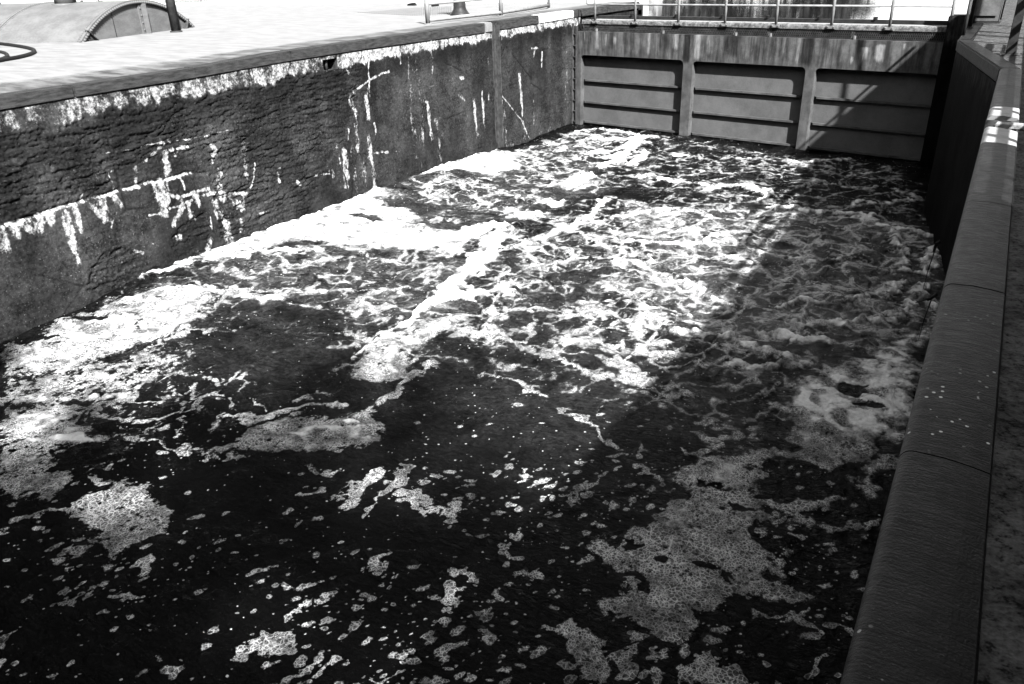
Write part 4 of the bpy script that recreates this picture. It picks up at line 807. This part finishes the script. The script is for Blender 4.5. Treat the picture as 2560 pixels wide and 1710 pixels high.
b = MB(); b.tube([(CX0-.005, 11.12, ZR-.16), (CX1, 11.12, ZR-.16)], .16, 20); b.box(CX0+.02, CX1, 10.6, 11.6, ZR-.25, ZR-.18); inpl(b.build('slot_roller', 'rust', rw))
# coping along the bend and on to the gate
def slab(pts, z0, z1, mat, name, label=None, bev=.03): b = MB(); b.prism([(x, y, 0) for x, y in pts], (0, 0, z0), (0, 0, z1)); return inpl(b.build(name, mat, rw, bevel=bev, label=label))
slab([(-.055, 16.385), (-1.03, 21.5), (-.74, 21.6), (.28, 16.385)], -.455, ZR, 'coping', 'coping_segment')
slab([(-1.03, 21.51), (-1.03, 26.6), (-.70, 26.6), (-.74, 21.61)], -.455, ZR, 'coping', 'coping_segment')
slab([(-1.62, 26.72), (-1.62, 27.4), (-.95, 27.4), (-.95, 26.72)], -5, -.02, 'wallr', 'quoin_pier', 'concrete pier at the end of the gate, in shade-darkened masonry colour')
slab([(-1.03, 27.31), (-1.03, 45), (-.70, 45), (-.70, 27.31)], -.455, ZR, 'coping', 'coping_segment')
# deck
b = MB(); DZ = ZR-.03
vv = [b.b.verts.new(v) for v in [(CX1-.02, -60, DZ), (60, -60, DZ), (60, 90, DZ), (-.72, 90, DZ), (-.72, 21.5, DZ), (.27, 16.4, DZ)]]; b.b.faces.new(vv); tag(b.build('walkway', 'agg'), 'coarse concrete walkway on the right side of the lock', 'walkway', kind='structure')
# plank laid across beside the slot
o = MB().box(-.9, .9, -.09, .09, 0, .05).build('plank', 'wood', bevel=.008); o.location = (.95, 10.75, DZ+.003); o.rotation_euler = (0, 0, -.10); tag(o, 'weathered plank lying on the deck beside the coping slot', 'plank')
# control cabinet beyond the bend
cb = empty('control_cabinet', (-.69, 27.25, DZ), 'grey steel control cabinet with sloping top standing beyond the bend of the right wall', 'cabinet', rz=-.02)
b = MB(); b.prism([(0, -.35, .04), (0, -.40, .95), (0, -.12, 1.45), (0, .40, 1.5), (0, .40, .04)], (-.33, 0, 0), (.33, 0, 0)); b.build('housing', 'cabinet', cb, bevel=.02)
b = MB(); b.box(-.36, .36, -.40, .44, 0, .045); b.build('plinth', 'darksteel', cb)
b = MB(); b.box(-.27, .27, -.405, -.392, .2, .85); b.build('door_panel', 'cabinet', cb, bevel=.004)
MB().tube([(.36, -.36, .1), (.38, -.36, 1.2), (.36, -.25, 1.34), (.30, -.1, 1.42)], .02).build('grab_rail', 'black', cb)
# square post and round posts on the deck
po = empty('square_post', (.055, 18.75, DZ), 'dark square steel post bolted to the deck on the right', 'post')
MB().box(-.08, .08, -.08, .08, .02, 2.6).build('post_shaft', 'darksteel', po, bevel=.008); MB().box(-.17, .17, -.15, .15, 0, .022).build('base_flange', 'rust', po)
jb = empty('junction_box', (.12, 23.6, DZ), 'small grey junction box on a pedestal behind the square post', 'junction box')
MB().box(-.13, .13, -.1, .1, .55, .85).build('box_body', 'cabinet', jb, bevel=.01); MB().box(-.05, .05, -.05, .05, 0, .55).build('pedestal', 'darksteel', jb); MB().box(-.07, .07, -.106, -.1, .62, .74).build('box_door', 'black', jb)
pr_ = empty('round_post', (-.98, 24.9, ZR), 'dark round post at the end of the gate beside the cabinet', 'post'); MB().tube([(0, 0, 0), (0, 0, 1.9), (-.06, 0, 2.3), (-.10, .02, 2.7)], .055, 14).build('post_shaft', 'darksteel', pr_); MB().tube([(0, 0, 0), (0, 0, .03)], .1, 14).build('base_ring', 'darksteel', pr_)
# low mooring bar on stanchions along the wall end, and the hooked post that stands on it
mb_ = empty('mooring_bar', (-.98, 23.5, ZR), 'long low pipe bar on short stanchions along the right wall before the gate', 'mooring bar')
MB().tube([(0, -1.0, .86), (0, 2.3, .86)], .045).build('bar', 'darksteel', mb_)
for y in (-.8,): MB().tube([(0, y, 0), (0, y, .86)], .035).build('stanchion', 'darksteel', mb_)
# unseen fence added off to the right to shade and stripe the coping
fe = empty('shade_fence', (1.0, 4, DZ), 'unseen plank fence along the right-hand deck', 'fence')
for y in np.arange(-9, 19.5, 1.8): MB().box(-.04, .04, y-.05, y+.05, 0, 1.22 if y < 6 else 2.5).build('shade_fence_post', 'wood', fe, bevel=.006)
for z0, z1, y0, y1 in [(.03, .56, -9, 6.6), (.57, 1.20, -9, 6.8), (.62, .72, 1.6, 14), (.86, .98, 3.4, 14), (1.10, 1.16, 3.4, 20), (.64, .74, 14, 23), (.88, .98, 14, 23), (1.36, 1.52, 10, 20), (1.78, 1.96, 12, 19.5), (2.3, 2.44, 14, 19)]: MB().box(-.075, -.043, y0-4, y1-4, z0, z1).build('shade_fence_plank', 'wood', fe, bevel=.004)
ho = empty('shadow_caster', (1.0, 23.4, DZ), 'unseen added hoarding on posts beside the right-hand walkway near the gate', 'shadow_board')  # unseen board added to cast the diagonal shadow edge on the gate
MB().box(-.03, .03, -1.95, 1.95, 2.18, 2.89).build('shadow_panel', 'wood', ho)
for y in (-1.7, 1.7): MB().box(.031, .13, y-.05, y+.05, 0, 2.8).build('shadow_post', 'wood', ho)
# drift twigs caught on the wall
for pts, lb in [([(2352, 603), (2344, 607), (2337, 615), (2333, 630)], 'dark twig snagged on the right wall, drooping toward the foam'), ([(2343, 735), (2330, 744), (2318, 751)], 'forked twig jutting from the right wall just above the foam')]:
    w3 = [Vector(hit(q, (0, 1, 0), 13.6)) for i, q in enumerate(pts)]; b = MB(); b.tube(w3, [.03, .025, .018, .01][:len(w3)], 6); b.tube([w3[1], w3[1]+Vector((-.05, -.05, -.45)), w3[1]+Vector((-.06, -.02, -.8))], [.012, .008, .004], 5)
    b.tube([w3[1], w3[1]+Vector((-.22, -.10, -.10))], [.014, .006], 5); tag(b.build('drift_twig', 'black'), lb, 'twig')

# ------------------------------------------------------------------ upper pool and the far bank that it mirrors
ZP = -.55
b = MB(); vv = [b.b.verts.new(v) for v in [(XL-.06, 28.95, ZP), (XL-.06, 27.35+2.9, ZP), (-.98, 28.1, ZP), (-.98, 45, ZP), (60, 60, ZP), (160, 170, ZP), (-260, 170, ZP), (-260, 36.0, ZP), (XL-.06, 36.0, ZP)][1:]]
b.b.faces.new(vv); tag(b.build('pool', 'pool'), 'rippled upper pool beyond the gate', 'water', kind='structure')
b = MB(); vv = [b.b.verts.new(v) for v in [(-300, 168, -.6), (220, 168, -.6), (300, 178, 1.2), (300, 600, 3), (-400, 600, 3), (-300, 178, 1.2)]]; b.b.faces.new(vv); tag(b.build('bank', 'earth'), 'far bank of the upper pool', 'bank', kind='structure')
rt = random.Random(11)
def tree(px_ratio, y, h, w, lb):
    x = px_ratio*y; t_ = empty('broadleaf_tree', (x, y, .6), lb, 'tree', 'trees on the far bank of the pool')
    MB().tube([(0, 0, -.5), (.1, 0, h*.3), (-.1, .1, h*.6), (0, 0, h*.85)], [.35, .28, .16, .05], 8).build('trunk', 'bark', t_)
    bm = bmesh.new()
    for k in range(1500):
        cl_ = rt.randint(0, 13); r0 = random.Random(cl_*31+int(x*7)); cx, cy, cz_ = r0.uniform(-.34, .34)*w, r0.uniform(-.34, .34)*w, h*r0.uniform(.28, .85)
        p = Vector((cx+rt.gauss(0, .13)*w, cy+rt.gauss(0, .13)*w, cz_+rt.gauss(0, .085)*h)); s = rt.uniform(.4, .95)
        d = Vector((rt.gauss(0, 1), rt.gauss(0, 1), rt.gauss(0, 1))).normalized(); u = d.orthogonal().normalized()*s; v = d.cross(u)
        bm.faces.new([bm.verts.new(p+q) for q in (u, v*.7, -u, -v*.7)])
    q = MB(); q.b.free(); q.b = bm; q.build('crown', 'leaf', t_)
for i, (r_, y, h, w, lb) in enumerate([(-.345, 176, 21, 13, 'tall broad tree on the far bank, leftmost of the row'), (-.305, 178, 17, 12, 'rounded tree on the far bank, second from the left'), (-.27, 175, 22, 12, 'tallest dark tree on the far bank near the middle of the row'), (-.232, 177, 19, 13, 'wide dark tree on the far bank, right of the tallest'), (-.195, 176, 15, 12, 'lower bushy tree on the far bank toward the right of the row'), (-.165, 179, 10, 10, 'small tree at the right end of the far bank row')]): tree(r_, y, h, w, lb)
hs = empty('white_house', (-.415*180, 182, .8), 'white rendered house with dark slate roof on the far bank', 'house')
MB().box(-7, 7, -4, 4, 0, 9).build('wall', 'render', hs)
b = MB(); b.prism([(-7.5, -4.5, 9), (-7.5, 4.5, 9), (-7.5, 0, 12.5)], (0, 0, 0), (15, 0, 0)); b.build('roof', 'roofing', hs)
for x in (-4.5, 0, 4.5):
    for z in (1.5, 5.4): MB().box(x-.6, x+.6, -4.06, -3.9, z, z+1.9).build('window', 'glass', hs)

# unseen woods added to block sky light and shade the near water
bm = bmesh.new(); rw_ = random.Random(5)
def belt(ax, ay, bx, by, h, dep, n):
    L_ = Vector((bx-ax, by-ay, 0)); nrm = Vector((L_.y, -L_.x, 0)).normalized()
    for k in range(n):
        f = rw_.random(); c = Vector((ax, ay, 0))+L_*f; hh = h*(.86+.10*math.sin(f*L_.length*.45)+.07*math.sin(f*L_.length*1.3))
        p = c+nrm*rw_.uniform(-dep, dep)+Vector((0, 0, hh*rw_.random()**1.35)); s = rw_.uniform(.45, 1.05)
        d = Vector((rw_.gauss(0, 1), rw_.gauss(0, 1), rw_.gauss(0, .6))).normalized(); u = d.orthogonal().normalized()*s; v = d.cross(u)
        bm.faces.new([bm.verts.new(p+u*math.cos(a_)*k_+v*math.sin(a_)*k_) for a_, k_ in ((0, 1), (1.1, .6), (2.0, .9), (3.2, .7), (4.1, 1), (5.2, .55))])
belt(-70, -14.5, 36, -14.5, 25, 3, 12500); belt(17, -12, 17, 75, 15.5, 2.5, 7500); belt(-95, -38, -95, 62, 36, 6, 3500)
q = MB(); q.b.free(); q.b = bm; tag(q.build('shade_woodland', 'leaf'), 'unseen added mass of woodland shutting in the lock on its landward sides', 'shade_woodland', kind='stuff')
